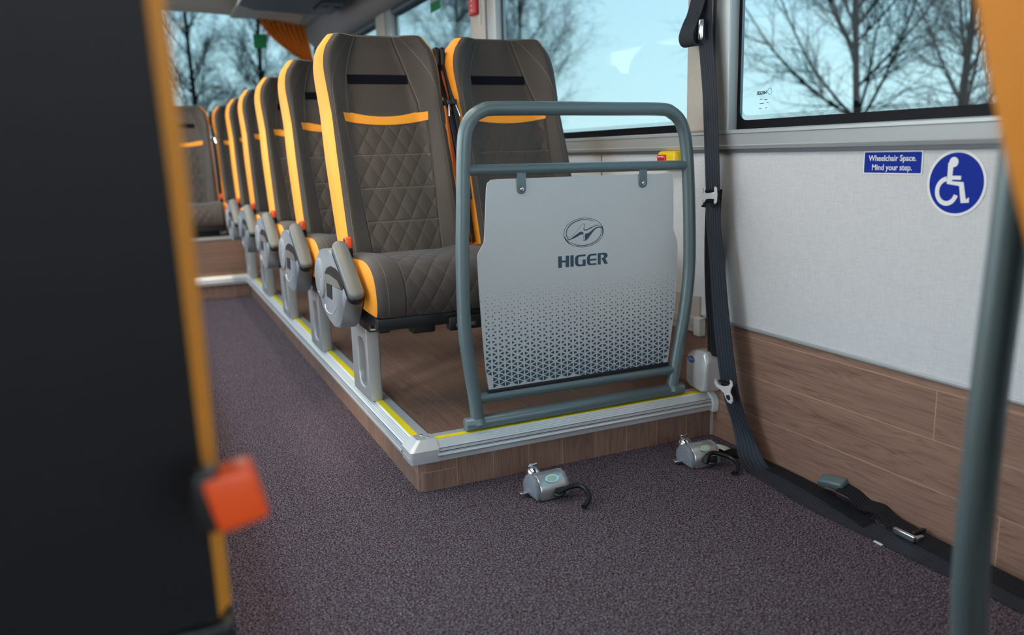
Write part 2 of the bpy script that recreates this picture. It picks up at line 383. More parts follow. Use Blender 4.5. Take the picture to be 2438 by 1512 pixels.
def platform(name, poly, z1):
    b = MB(); n = len(poly); bot = [(x, y, 0.0) for x, y in poly]; top = [(x, y, z1) for x, y in poly]
    b.add(bot+top, [tuple(range(n, 2*n))], 0)
    for i in range(n):
        j = (i+1) % n; dx = abs(poly[i][0]-poly[j][0]); dy = abs(poly[i][1]-poly[j][1])
        b.add([bot[i], bot[j], top[j], top[i]], [(0, 1, 2, 3)], 1 if dx >= dy else 2)
    return struct(name, b, [MT['floorwood'], MT['riserwood'], MT['sidewood']], smooth=30)
platform('floor', rounded_platform(0, PF, WX, YR, 0, H, .022, 'fl'), H-.004)
platform('floor', rounded_platform(0, YF, WX, -1.385, 0, H, .022, 'bl'), H-.004)
platform('floor', [(XL, YF), (-.52, YF), (-.52, YR), (XL, YR)], H-.004)
b = MB(); b.box((-.52, 3.49, 0), (0, YR, H-.004), 0); struct('floor', b, MT['riserwood'])
b = MB(); b.box((XL+.02, 3.82, H-.004), (WX-.01, YR, .362), 0); struct('floor', b, MT['wallwood'])

# aluminium edge profile: o = outward, z ; (profile swept along a line)
PROFA = [(-.048, H-.003), (-.046, H+.0005), (-.020, H+.001)]
PROFR = [(-.001, H+.001)]+[(-.001+.022*i/10+.0008*(i % 2), H-.000-.015*i/10+.0006*(i % 2)) for i in range(1, 11)]
PROFB = [(.023, .121), (.0245, .1135), (.0215, .1125), (.0275, .110), (.0305, .1045), (.0275, .0995), (.0215, .098), (.0215, .0865), (.0185, .085), (.0, .085)]
def edge_trim(name, p0, p1, out, label=None, struct_name=None):
    p0, p1, out = Vector(p0), Vector(p1), Vector(out)
    root = empty(name, p0, kind='structure')
    def sweep(nm, prof, mat):
        b = MB(); rows = [[p+out*o+Vector((0, 0, z)) for o, z in prof] for p in (p0, p1)]; b.grid(rows); return b.build(nm, MT[mat], root, p0, smooth=25)
    sweep('base_profile', PROFA, 'alu'); sweep('ribbed_profile', PROFR+[(.023, .121)], 'alu'); sweep('nosing', PROFB[:2]+PROFB[2:], 'silver')
    sweep('groove', [(.0236, .1222), (.0243, .1206)], 'alud'); sweep('groove', [(.0255, .1140), (.0235, .1110), (.0278, .1102)], 'alud'); sweep('groove', [(.0268, .0992), (.0222, .0972)], 'alud')
    b = MB(); q = .0018
    rows = [[p+out*o+Vector((0, 0, H+z)) for o, z in ((-.0195, 0), (-.0195, q), (-.0005, q), (-.0005, 0))] for p in (p0, p1)]; b.grid(rows)
    b.build('yellow_strip', MT['yellow'], root, p0, smooth=0)
    return root
edge_trim('trim_1', (0, .033, 0), (0, 3.49, 0), (-1, 0, 0))
edge_trim('trim_2', (.045, PF, 0), (WX-.012, PF, 0), (0, -1, 0))
edge_trim('trim_3', (-.52, 3.49, 0), (0, 3.49, 0), (0, -1, 0))
edge_trim('trim_4', (0, -1.385, 0), (WX, -1.385, 0), (0, 1, 0))
b = MB(); b.box((XL+.03, 3.80, .345), (.02, 3.855, .366)); b.rbox((XL+.03, 3.795, .352), (.02, 3.815, .366), .005); struct('trim_5', b, MT['alu'], smooth=35)
# corner cap
b = MB()
def corner_ring(o, z):
    r = .004 if o < -.01 else .010
    pts = [(-o, .034+.0)]
    cx, cyy = -o+r, PF-o+r
    for i in range(7):
        a = PI+PI/2*i/6; pts.append((cx+r*math.cos(a), cyy+r*math.sin(a)))
    pts.append((.05, PF-o)); return [(x, y, z) for x, y in pts]
prof = [(-.047, H+.002), (-.001, H+.0045), (.024, .1235), (.0275, .121), (.0275, .1055), (.0255, .1045), (.0275, .1035), (.0262, .088), (.02, .0845), (.001, .0845)]
b.grid([corner_ring(o, z) for o, z in prof])
cc = empty('corner_cap', (0, PF, H), kind=None, label='silver rounded metal cap on the platform corner above the carpet', cat='trim cap')
b.build('cap_body', MT['silver'], cc, (0, PF, H), smooth=30)
for (x, y) in ((.006+.018, .024), (.034, .001)):
    b = MB(); b.tube([(x, y, H+.002), (x, y, H+.0052)], .003, 12); b.build('screw', MT['chrome'], cc, (0, PF, H))
# end cap by the wall
b = MB(); pr = [(-.05, H-.002), (-.05, H+.006), (-.001, H+.007), (.026, .127), (.034, .112), (.030, .082), (.0, .082)]
b.prism([(a, z) for a, z in pr], (.022, 0, 0), (WX-.0225, PF, 0), (0, -1, 0), (0, 0, 1), bev=.002)
tag(b.build('end_cap', MT['plastwhite'], smooth=35), 'white plastic end cap where the step edging meets the right wall', 'trim cap')
b = MB(); b.box((WX-.007, PF-.006, 0), (WX, PF, .082)); struct('trim_6', b, MT['beige'])

# right wall
zb, zt = .853, .906
b = MB(); b.box((WX, YF, 0), (WX+.05, YR, .362)); struct('wall_right', b, MT['wallwood'])
b = MB(); b.box((WX-.003, YF, .362), (WX+.05, YR, zb+.005)); struct('wall_right', b, MT['weave'])
b = MB(); b.rbox((WX-.008, YF, .356), (WX+.01, .03, .3665), .003); struct('trim_7', b, MT['rail'], smooth=35)
b = MB(); b.box((WX-.0045, .627, .36), (WX-.0005, .631, zb)); b2 = b; struct('trim_8', b2, MT['alud'])
b = MB(); pr = [(0, zb), (-.014, zb+.001), (-.019, zb+.010), (-.017, zb+.013), (-.020, zt-.012), (-.024, zt-.010), (-.024, zt-.003), (-.020, zt), (.04, zt)]
b.grid([[(WX+a, y, z) for a, z in pr] for y in (YF, YR)]); b.grid([[(WX+a, y, z) for a, z in ((-.0205, zt-.011), (.0, zt-.011))] for y in (YF, YR)])
struct('trim_9', b, MT['rail'], smooth=30)
b = MB(); b.box((WX-.012, YF, zb-.0085), (WX, YR, zb+.001)); struct('trim_10', b, MT['alud'])  # dark strip coloured in as the shadow under the window rail
# lower wall ledge beside the seats, with end cap
b = MB(); b.box((WX-.010, .045, .353), (WX, 3.82, .418)); b.box((WX-.022, .045, .341), (WX, 3.82, .353)); b.box((WX-.014, .045, .307), (WX, 3.82, .329)); struct('trim_11', b, MT['beige'])
b = MB(); b.box((WX-.019, .045, .329), (WX-.004, 3.82, .341)); struct('trim_12', b, MT['rail'])
b = MB(); b.rbox((WX-.026, .022, .300), (WX-.001, .052, .357), .004); tag(b.build('ledge_end_cap', MT['plastwhite'], smooth=35), 'small white end cap on the beige wall ledge behind the belt', 'trim cap')

ZG0, ZG1 = zt, 1.715
def rrect(y0, y1, z0, z1, r, n=6):
    pts = []
    for cyy, cz, a0 in ((y1-r, z1-r, 0), (y0+r, z1-r, PI/2), (y0+r, z0+r, PI), (y1-r, z0+r, 1.5*PI)):
        for i in range(n+1):
            a = a0+PI/2*i/n; pts.append((cyy+r*math.cos(a), cz+r*math.sin(a)))
    return pts
def ring(b, A, B, x, mi=0):
    n = len(A); b.add([(x, p[0], p[1]) for p in A]+[(x, p[0], p[1]) for p in B], [(i, (i+1) % n, n+(i+1) % n, n+i) for i in range(n)], mi)
def side_window(name, y0, y1, x, sgn, frame=.012, low=.024, bb=None):
    root = empty(name, (x, (y0+y1)/2, ZG0), kind='structure'); O = root.location
    b = MB(); b.box((x+.010*sgn, y0-.02, ZG0-.02), (x+.014*sgn, y1+.02, ZG1+.02)); b.build('pane', MT['glass'], root, O, smooth=0)
    b = MB(); A = rrect(y0-.02, y1+.02, ZG0-.02, ZG1+.02, .001); B = rrect(y0+frame, y1-frame, ZG0+low, ZG1-.01, .03); D = rrect(y0+frame+.010, y1-frame-.010, ZG0+low+.012, ZG1-.022, .025)
    ring(b, A, B, x+.009*sgn); b.build('frit_border', MT['frit'], root, O, smooth=0)
    b = MB(); ring(b, B, D, x+.009*sgn); b.build('frit_dots', MT['fritd'], root, O, smooth=0)
    return root
wins = [(-2.6, -.082), (.10, 1.50), (1.78, 3.10), (3.42, 4.70)]
for i, (y0, y1) in enumerate(wins): side_window('window_%d' % (i+1), y0, y1, WX, 1)
def pillar(name, y0, y1, x=WX, sg=1, slot=True):
    root = empty(name, (x, (y0+y1)/2, ZG0), kind='structure'); O = root.location
    w = y1-y0; b = MB()
    s1 = y0+w*.36
    b.rbox((x-.030*sg if sg > 0 else x, s1+.004, ZG0-.003), (x+.03 if sg > 0 else x+.030, y1, ZG1+.02), .010)
    b.build('cover', MT['beige'], root, O, smooth=35)
    b = MB(); b.rbox((x-.022 if sg > 0 else x-.03, y0, ZG0-.003), (x+.03 if sg > 0 else x+.022, s1, ZG1+.02), .004); b.build('rail_side', MT['rail'], root, O, smooth=35)
    b = MB(); b.box((x-.0235 if sg > 0 else x, s1-.006, ZG0+.05), (x if sg > 0 else x+.0235, s1+.008, ZG1+.02)); b.build('curtain_slot', MT['alud'], root, O, smooth=0)
    return root
for i, (y0, y1) in enumerate(((-.082, .10), (1.50, 1.78), (3.10, 3.42), (4.70, 4.95))): pillar('trim_%d' % (13+i), y0, y1)
b = MB(); b.box((WX, YF, ZG0), (WX+.04, -2.6, ZG1)); struct('wall_right', b, MT['beige'])
# header and cove
b = MB(); pr = [(WX+.05, 1.70), (WX-.016, 1.70), (WX-.020, 1.715), (WX-.016, 1.727), (WX-.022, 1.730), (WX-.022, 1.75)]
b.grid([[(x, y, z) for x, z in pr] for y in (YF, YR)]); struct('trim_17', b, MT['alud'], smooth=30)
b = MB(); pr = [(WX-.012, 1.735)]+[(WX-.015-.135*math.sin(PI/2*i/8), 1.735+.16*(1-math.cos(PI/2*i/8))) for i in range(9)]+[(WX-.2, 1.90), (WX-.2, ZC)]
b.grid([[(x, y, z) for x, z in pr] for y in (YF, YR)]); struct('wall_right', b, MT['cove'], smooth=50)
b = MB(); b.box((XL-.05, YF, ZC), (WX+.1, YR+.1, ZC+.05)); struct('ceiling', b, MT['cove'])
# left wall with windows; unseen front stretch kept solid to darken the near seats
b = MB(); b.box((XL-.05, YF, 0), (XL, -.75, .9)); b.box((XL-.05, -.10, 0), (XL, YR, .9)); b.box((XL-.05, YF, 1.715), (XL, YR, ZC)); struct('wall_left', b, MT['weave'])
b = MB(); b.box((XL-.02, -.75, .16), (XL-.016, -.10, .88)); b.box((XL-.04, -.75, .0), (XL, -.10, .16), 1); b.box((XL-.04, -.75, .86), (XL, -.10, .91), 1); struct('added_light_door', b, [MT['cglass'], MT['alud']])  # unseen glazed door, added to let daylight onto the floor
for i, (y0, y1) in enumerate(((-.75, -.10), (.1, 1.5), (1.75, 3.1), (3.4, 4.7))):
    b = MB(); b.box((XL-.02, y0-.02, .88), (XL-.016, y1+.02, 1.73)); struct('window_%d' % (5+i), b, MT['cglass'])
b = MB()
for y0, y1 in ((YF, -.75), (-.10, .1), (1.5, 1.75), (3.1, 3.4), (4.7, YR)): b.box((XL-.05, y0, .9), (XL+.01, y1, 1.715))
struct('wall_left', b, MT['beige'])
# rear wall and window
b = MB(); b.box((XL, YR, 0), (WX, YR+.05, 1.02)); b.box((.86, YR-.02, 1.0), (WX+.02, YR+.05, ZC)); b.box((XL, YR-.02, 1.0), (XL+.1, YR+.05, ZC)); struct('wall_back', b, MT['cove'])
b = MB(); top = [(x, YR-.03-.10, 1.985-.10*((x+.3)/1.2)**2) for x in [XL+.1+.06*i for i in range(39)] if x <= .88]
rows = [[(x, y+.0, z) for x, y, z in top], [(x, y+.10, z+.01) for x, y, z in top]]
up_ = [(x, y-.32, ZC) for x, y, z in top]; b.grid([up_, [(x, y-.08, z+.035) for x, y, z in top], rows[0], rows[1]]); struct('wall_back', b, MT['beige'], smooth=50)
b = MB(); b.box((XL+.08, YR+.02, 1.0), (.88, YR+.024, ZC)); struct('window_9', b, MT['glass'])
b = MB(); A = []; 
b.box((XL+.1, YR+.005, 1.0), (.88, YR+.015, 1.035)); b.box((.85, YR+.005, 1.03), (.88, YR+.015, 1.95)); struct('trim_18', b, MT['frit'])
# front wall with windscreen opening behind the camera
b = MB(); b.box((XL, YF-.05, 0), (WX, YF, .8)); b.box((XL, YF-.05, 1.95), (WX, YF, ZC)); struct('wall_front', b, MT['cove'])
b = MB(); b.box((XL, YF-.03, .8), (WX, YF-.026, 1.95)); struct('window_10', b, MT['cglass'])
# right overhead rack with service duct
RE = 3.75
rk = empty('luggage_rack', (.35, 1, 1.8), label='dark blue grey overhead luggage rack running above the right seats', cat='luggage rack'); O = rk.location
b = MB(); pr = [(.10, ZC), (.08, 1.90), (.12, 1.825), (.20, 1.80), (.52, 1.785), (.545, 1.80), (.545, ZC)]
b.grid([[(x, y, z) for x, z in pr] for y in (YF+.3, RE-.25, RE-.06, RE)]); b.add([(x, RE, z) for x, z in pr], [tuple(range(len(pr)))]); b.build('rack_body', MT['rack'], rk, O, smooth=40)
b = MB(); b.tube([(.11, YF+.3, 1.83), (.11, RE, 1.83)], .008, 10); b.build('front_rail', MT['rail'], rk, O)
b = MB(); b.box((.55, YF+.3, 1.815), (.735, RE+.15, ZC)); b.build('service_channel', MT['black'], rk, O, smooth=0)
for y in (.55, 1.27, 1.99, 2.71, 3.43):
    b = MB(); b.rbox((.565, y-.02, 1.795), (.72, y+.26, 1.83), .010); pn = b.build('service_panel', MT['rack'], rk, O, smooth=35)
    for dx, dy in ((.035, .05), (.115, .05)):
        b = MB(); b.tube([(.565+dx, y+dy, 1.797), (.565+dx, y+dy, 1.786)], [.026, .022], 18); b.build('air_nozzle', MT['black'], pn, O, loc=(0, 0, 0))
b = MB(); b.box((.20, RE+.001, 1.955), (.735, YR-.05, 1.985)); b.rbox((.42, RE+.2, 1.925), (.70, YR-.5, 1.96), .02); struct('ceiling', b, MT['beige'], smooth=30)
# ceiling light strips
for i, (x, lb) in enumerate(((-.13, 'long ceiling light strip beside the dark luggage rack'), (-.75, 'long ceiling light strip over the left seats'))):
    t = empty('ceiling_light', (x, 1, ZC), label=lb, cat='light')
    b = MB(); b.box((x-.06, -1.05, ZC-.012), (x+.06, 4.2, ZC-.0005)); b.build('housing', MT['white'], t, t.location, smooth=0)
    b = MB(); b.box((x-.05, -1.03, ZC-.018), (x+.05, 4.18, ZC-.012)); b.build('diffuser', MT['led'], t, t.location, smooth=0)

# ------------------------------------------------------------------ passenger seat
XC = .150; SY = .39
ORG = (XC, SY, H)
yE = [(.44, .415), (.52, .435), (.6, .458), (.71, .492), (.83, .528), (.955, .572), (1.035, .600), (1.13, .634), (1.19, .652), (1.235, .668)]
yB = [(.44, .535), (.52, .573), (.6, .612), (.7, .658), (.8, .700), (.9, .736), (1.0, .765), (1.09, .784), (1.16, .786), (1.21, .768), (1.235, .735)]
REC = [(.44, .015), (.6, .020), (.8, .040), (1.0, .064), (1.1, .085), (1.2, .082), (1.235, .062)]
HW = [(.85, .181), (1.0, .1775), (1.06, .181), (1.13, .184), (1.17, .179), (1.20, .168), (1.22, .153), (1.235, .133), (1.30, .118)]
HB = [(.85, .181), (1.0, .179), (1.14, .184), (1.18, .179), (1.21, .167), (1.235, .143), (1.30, .13)]
def hwid(z):
    return smooth_tab(HW, z)
def bwid(z): return smooth_tab(HB, z)
def qw(z): return .108+.055*(z-.55)
def front(x, z):
    hw = hwid(z); a = abs(x); q = min(qw(z), hw-.035) if z < 1.02 else min(.105-.5*(max(0, z-1.05))**1.3, hw-.05)
    t_ = ss(1.0, 1.1, z); y = smooth_tab(yE, z) + smooth_tab(REC, z)*(1-ss(q*(.78+.14*t_), hw*(1.0-.06*t_), a))
    y += .010*ss(hw-.018, hw, a)                      # rolled outer edge
    y -= .007*(1-(min(a, q)/q)**2)*(1 if z < .95 else .3)
    g = abs(z-(1.015-.020*(1-(x/.15)**2)));           # seam between headrest and back
    y += .006*math.exp(-(g/.006)**2)
    return y
zrows = [.44+i*(1.02-.44)/44 for i in range(45)]
hrows = [1.02+i*(1.21-1.02)/20 for i in range(21)]+[1.217, 1.223, 1.228, 1.232, 1.235]
NF = 45
def fr_row(z, off=0): 
    hw = hwid(z); return [(XC+hw*(2*j/(NF-1)-1), front(hw*(2*j/(NF-1)-1), z)+off, z) for j in range(NF)]
def fr_uv(z): hw = hwid(z); return [(hw*(2*j/(NF-1)-1), z-.55) for j in range(NF)]
def side_row(z, s):
    hw = hwid(z); ya = front(hw, z); ye = smooth_tab(yB, z)-.012; out = []
    for i in range(11):
        t = i/10; out.append((XC+s*(hw+.014*math.sin(PI*min(t*1.6, .5)) if t < .31 else XC*0+0) if False else XC+s*(hw+.013*min(1, math.sin(PI/2*min(1, t/.3)))-.012*ss(.7, 1, t)), ya+(ye-ya)*t, z))
    return out
def back_row(z):
    hw = bwid(z); yb = smooth_tab(yB, z); return [(XC+(hw+.001)*(1-2*j/16), yb-.012*(abs(1-2*j/16))**4, z) for j in range(17)]
def make_backrest(root):
    b = MB(); b.grid([fr_row(z) for z in zrows if z <= 1.0], 0, [fr_uv(z) for z in zrows if z <= 1.0]); bk = b.build('backrest', MT['body'], root, ORG, smooth=0)
    for p in bk.data.polygons: p.use_smooth = True
    b = MB(); b.grid([fr_row(z) for z in [zrows[i] for i in range(len(zrows)) if zrows[i] <= 1.0][-1:]+hrows[1:]], 0, [fr_uv(z) for z in [zrows[i] for i in range(len(zrows)) if zrows[i] <= 1.0][-1:]+hrows[1:]])
    # top cap
    z = 1.235; A = fr_row(z); yb = smooth_tab(yB, z); cap = []; cuv = []
    for k in range(6):
        t = k/5; cap.append([(x, y+(yb-y)*t, z+.006*math.sin(PI*t)) for x, y, _ in A]); cuv.append([(x-XC, z-.55+.05*t) for x, y, _ in A])
    b.grid(cap, 0, cuv)
    hd = b.build('headrest', MT['head'], root, ORG, smooth=0)
    for p in hd.data.polygons: p.use_smooth = True
    for s in (-1, 1):
        b = MB(); zs = [.425]+zrows[:-1:2]+hrows; b.grid([side_row(z, s) for z in zs]); 
        z = 1.235; sr = side_row(z, s); b.add([tuple(p) for p in sr]+[(XC+s*hwid(z)*.9, (sr[0][1]+sr[-1][1])/2, z+.002)], [(i, i+1, len(sr)) for i in range(len(sr)-1)])
        o = b.build('side_panel', MT['orange'], root, ORG, smooth=60)
    b = MB(); b.grid([back_row(z) for z in [.36, .40]+zrows[:-1:2]+hrows]); b.build('back_shell', MT['darkback'], root, ORG, smooth=60)
    # orange accent band and black patch, laid on the face
    b = MB(); R = []
    for k in range(4):
        t = k/3; row = []
        for j in range(33):
            u = 2*j/32-1; x = .138*u*(1-.03*t); zt_ = .984+.024*u*u; zb_ = .958+.014*u*u; z = zt_+(zb_-zt_)*t
            row.append((XC+x, front(x, z)-(.0022 if 0 < k < 3 else .0005)-.001, z))
        R.append(row)
    b.grid(R); b.build('accent_band', MT['orange'], root, ORG)
    b = MB(); R = []
    for k in range(4):
        t = k/3; row = []
        for j in range(25):
            u = 2*j/24-1; x = .098*u; z = 1.118-.030*t; row.append((XC+x, front(x, z)-(.0025 if 0 < k < 3 else .0)-.001, z))
        R.append(row)
    b.grid(R); b.build('headrest_strip', MT['velcro'], root, ORG)
CP = [(.54, .570), (.49, .578), (.40, .586), (.30, .590), (.23, .588), (.185, .578), (.155, .562), (.135, .540), (.124, .512), (.120, .485), (.122, .462), (.130, .447), (.15, .440), (.30, .438), (.54, .438)]
def make_cushion(root):
    b = MB(); hw = .195; P = spline([(a, c, 0) for a, c in CP], 4); rows = []; uvs = []; L = 0; prev = None
    for p in P:
        if prev is not None: L += (p-prev).length
        prev = p; row = []; uv = []
        for j in range(33):
            u = 2*j/32-1; x = hw*u; cr = .006*math.cos(u*PI/2); e = .010*ss(.93, 1, abs(u)); dip = .010*(1-ss(.45, .8, abs(u)))*ss(.46, .55, p.y)
            cyy, cz = .36, .50; d = Vector((p.x-cyy, p.y-cz)); d.normalize()
            row.append((XC+x, p.x-d.x*e - (cr if p.x < .2 else 0), p.y-d.y*e+(cr-dip if p.y > .5 else 0))); uv.append((x, L))
        rows.append(row); uvs.append(uv)
    b.grid(rows, 0, uvs); o = b.build('cushion', MT['cush'], root, ORG, smooth=0)
    for p in o.data.polygons: p.use_smooth = True
    for s in (-1, 1):
        b = MB(); idx = 0 if s < 0 else 32; pts = [Vector(r[idx]) for r in rows]; cen = Vector((XC+s*(hw+.004), .36, .515)); n = len(pts)
        mid = [p.lerp(cen, .10)+Vector((s*.007, 0, 0)) for p in pts]
        b.add([tuple(p) for p in pts]+[tuple(p) for p in mid]+[tuple(cen+Vector((s*.004, 0, 0)))], [(i, i+1, n+i+1, n+i) for i in range(n-1)]+[(n+i, n+i+1, 2*n) for i in range(n-1)])
        b.build('cushion_side', MT['orange'], root, ORG, smooth=50)
def make_under(root, leg=True):
    b = MB(); b.rbox((-.045, .14, .405), (.345, .17, .440), .004); b.rbox((-.045, .50, .40), (.345, .54, .44), .004); b.rbox((-.035, .16, .395), (-.005, .52, .44), .004); b.rbox((.30, .16, .40), (.335, .52, .44), .004)
    b.box((-.03, .2, .425), (.33, .5, .439)); b.rbox((.055, .15, .385), (.12, .20, .415), .006); b.rbox((.02-.05, .30, .37), (.03, .42, .41), .006)
    u = b.build('seat_frame', MT['black'], root, ORG, smooth=35)
    b = MB(); b.rbox((.150, .120, .388), (.245, .155, .428), .006); s = b.build('socket_box', MT['black'], root, ORG, smooth=35)
    for x in (.178, .216):
        b = MB(); b.rbox((x-.010, .1175, .398), (x+.010, .1205, .409), .0012); b.build('socket', MT['alud'], s, ORG, loc=(0, 0, 0))
    b = MB(); b.tube([(-.028, .20, .405), (-.052, .20, .405)], .007, 12); b.build('bolt', MT['chrome'], root, ORG)
def make_leg(root):
    poly = [(.385, .139), (.385, .375), (.56, .375), (.578, .30), (.578, .139)]
    hole = [(.425+.0+.018*math.cos(a)+(.05 if math.cos(a) > 0 else 0), .25+.055*(1 if math.sin(a) > 0 else -1)+.025*math.sin(a)) for a in [2*PI*i/24 for i in range(24)]]
    b = MB(); x0, x1 = -.020, .022; bm = bmesh.new()
    n = 24; outer = []
    cx, cz = .455, .25
    import math as m
    hp = []
    for i in range(n):
        a = 2*PI*i/n+PI/n; hx, hz = .455+.045*max(-1, min(1, 1.25*math.cos(a))), .25+.075*max(-1, min(1, 1.15*math.sin(a)))
        hp.append((hx, hz))
        # ray to outer polygon box
        dx, dz = math.cos(a), math.sin(a); t = 9
        if dx > 0: t = min(t, (.578-cx)/dx)
        if dx < 0: t = min(t, (.386-cx)/dx)
        if dz > 0: t = min(t, (.378-cz)/dz)
        if dz < 0: t = min(t, (.139-cz)/dz)
        outer.append((cx+dx*t, cz+dz*t))
    # snap nearest to corners
    for c in ((.386, .139), (.386, .378), (.578, .378), (.578, .139)):
        k = min(range(n), key=lambda i: (outer[i][0]-c[0])**2+(outer[i][1]-c[1])**2); outer[k] = c
    V = []
    for x in (x0, x1):
        V.append([bm.verts.new((x, p[0], p[1])) for p in outer]); V.append([bm.verts.new((x, p[0], p[1])) for p in hp])
    for i in range(n):
        j = (i+1) % n
        bm.faces.new((V[0][i], V[0][j], V[1][j], V[1][i])); bm.faces.new((V[2][j], V[2][i], V[3][i], V[3][j]))
        bm.faces.new((V[0][j], V[0][i], V[2][i], V[2][j])); bm.faces.new((V[1][i], V[1][j], V[3][j], V[3][i]))
    bmesh.ops.recalc_face_normals(bm, faces=bm.faces[:])
    eds = [e for e in bm.edges if len(e.link_faces) == 2 and e.calc_face_angle(0) > .9]
    bmesh.ops.bevel(bm, geom=eds, offset=.005, segments=3, affect='EDGES', profile=.5)
    b.bm(bm); b.build('leg', MT['legm'], root, ORG, smooth=40)
    b = MB(); b.box((-.015, .40, .1385), (.017, .56, .142)); b.build('foot_plate', MT['alud'], root, ORG, smooth=0)
def make_arm(root):
    HP = [(.212, .492), (.30, .405), (.345, .384), (.42, .386), (.50, .402), (.575, .435), (.615, .475), (.622, .52), (.595, .562), (.53, .590), (.44, .604), (.345, .598), (.30, .57), (.25, .525)]
    P = [(p.x, p.y) for p in spline([(a, c, 0) for a, c in HP]+[(HP[0][0], HP[0][1], 0)], 2)[:-1]]
    b = MB(); b.prism([(a, c) for a, c in P], (.052, 0, 0), (-.108, 0, 0), (0, 1, 0), (0, 0, 1), bev=.008); hs = b.build('armrest_housing', MT['grey'], root, ORG, smooth=45)
    b = MB(); b.tube([(-.105, .538, .505), (-.113, .538, .505), (-.116, .538, .505)], [.062, .060, .054], 36); b.build('pivot_disc', MT['grey'], hs, ORG, loc=(0, 0, 0))
    b = MB(); b.tube([(-.1162, .538+.042*math.cos(a), .505+.042*math.sin(a)) for a in [PI*.95+PI*.6*i/12 for i in range(13)]], .0015, 6); b.build('raised_mark', MT['silver'], hs, ORG, loc=(0, 0, 0))
    # handle recess
    RP = [(.468, .502), (.470, .530), (.435, .548), (.38, .560), (.31, .560), (.262, .550), (.225, .524), (.250, .508), (.36, .504)]
    b = MB(); b.prism(RP, (.003, 0, 0), (-.1095, 0, 0), (0, 1, 0), (0, 0, 1)); b.build('grip_recess', MT['black'], hs, ORG, smooth=0, loc=(0, 0, 0))
    b = MB(); b.prism([(.462, .504), (.460, .528), (.40, .532), (.30, .528), (.262, .510), (.36, .505)], (.002, 0, 0), (-.1105, 0, 0), (0, 1, 0), (0, 0, 1)); b.build('release_lever', MT['pad'], hs, ORG, smooth=0, loc=(0, 0, 0))
    b = MB(); b.prism([(.454, .500), (.384, .503), (.389, .461), (.459, .461)], (.002, 0, 0), (-.1100, 0, 0), (0, 1, 0), (0, 0, 1)); b.build('seat_number_plate', MT['black'], hs, ORG, smooth=0, loc=(0, 0, 0))
    b = MB(); b.tube(spline([(-.1085, .503, .430), (-.1085, .490, .414), (-.1085, .44, .412), (-.1085, .38, .424), (-.1085, .335, .450)], 4), .0016, 6); b.build('raised_mark', MT['silver'], hs, ORG, loc=(0, 0, 0))
    # armrest pad : long rounded pad sloping down to the front
    b = MB(); M = Matrix.Translation((-.086, .262, .562)) @ Matrix.Rotation(math.radians(34), 4, 'X')
    bm = bmesh.new(); pts = []
    L, Wd = .118, .0228
    for i in range(24):
        a = 2*PI*i/24; pts.append((Wd*math.cos(a), (L-Wd)*(1 if math.sin(a) > 0 else -1)+Wd*math.sin(a)))
    for nm, z0, z1, sc, mat in (('armrest_base', -.026, -.004, 1.0, 'black'), ('armrest', -.006, .010, .97, 'pad')):
        bb = MB(); rows = []
        for z, k in ((z0, .86), (z0+.003, .96), ((z0+z1)/2, sc), (z1-.005, .97*sc), (z1-.0015, .88*sc), (z1, .72)):
            rows.append([M @ Vector((x*(1-(1-k)*1.0), y-(1-k)*Wd*(1 if y > 0 else -1), z)) for x, y in pts])
        bb.grid(rows, closeu=True); n_ = len(pts); bb.add(rows[-1], [tuple(range(n_))]); bb.add(rows[0], [tuple(range(n_))[::-1]]); bb.build(nm, MT[mat], root, ORG, smooth=60)
def make_belt(root, sx_):
    # shoulder belt guide, webbing and buckle at local side sx_ (-1 left, +1 right)
    xs = XC+sx_*.200
    b = MB(); b.rbox((xs-.0095, .69, 1.135), (xs+.0095, .735, 1.205), .006); g = b.build('belt_guide', MT['black'], root, ORG, smooth=40)
    xb = xs; xo = XC+sx_*.2025
    b = MB(); b.ribbon([(xb, .688, 1.15), (xb+sx_*.0, .664, 1.10), (xo, .606, 1.00), (xo, .560, .88), (xo, .515, .74), (xo, .47, .585)], (.62, .78, .1), .034); st = b.build('seat_belt', MT['belt2'], root, ORG, smooth=50)
    b = MB(); b.ribbon([(xb-sx_*.006, .684, 1.14), (xb-sx_*.004, .640, 1.06), (xo-sx_*.002, .580, .98), (xo-sx_*.002, .530, .86), (xo-sx_*.001, .486, .72)], (.75, .66, .1), .024); b.build('seat_belt', MT['belt'], root, ORG, smooth=50)
    b = MB(); xk = (xb+xo)/2; b.rbox((xk-.010, .590, 1.016), (xk+.008, .632, 1.034), .004); b.build('belt_clip', MT['black'], root, ORG, smooth=40)
    b = MB(); b.tube([(xk-sx_*.003, .590, 1.016), (xk-sx_*.010, .572, .980)], .0030, 8); b.build('belt_tongue', MT['chrome'], root, ORG)
def make_buckle(root, x, y, z, M=None):
    b = MB(); b.rbox((x-.011, y-.028, z), (x+.011, y+.0, z+.06), .005, M=None); bk = b.build('buckle', MT['black'], root, ORG, smooth=40)
    b = MB(); b.rbox((x-.010, y-.0290, z+.028), (x+.010, y-.003, z+.0615), .004); b.build('buckle_button', MT['orange2'], bk, ORG, smooth=40, loc=(0, 0, 0))

rowname = ['front', 'second', 'third', 'fourth', 'fifth']
G1 = 'brown and orange coach seats on the wooden platform'
seatA = empty('passenger_seat', ORG); make_backrest(seatA); make_cushion(seatA); make_under(seatA)
make_belt(seatA, 1); 
base_parts = ('leg', 'foot_plate', 'armrest', 'armrest_base', 'armrest_housing')
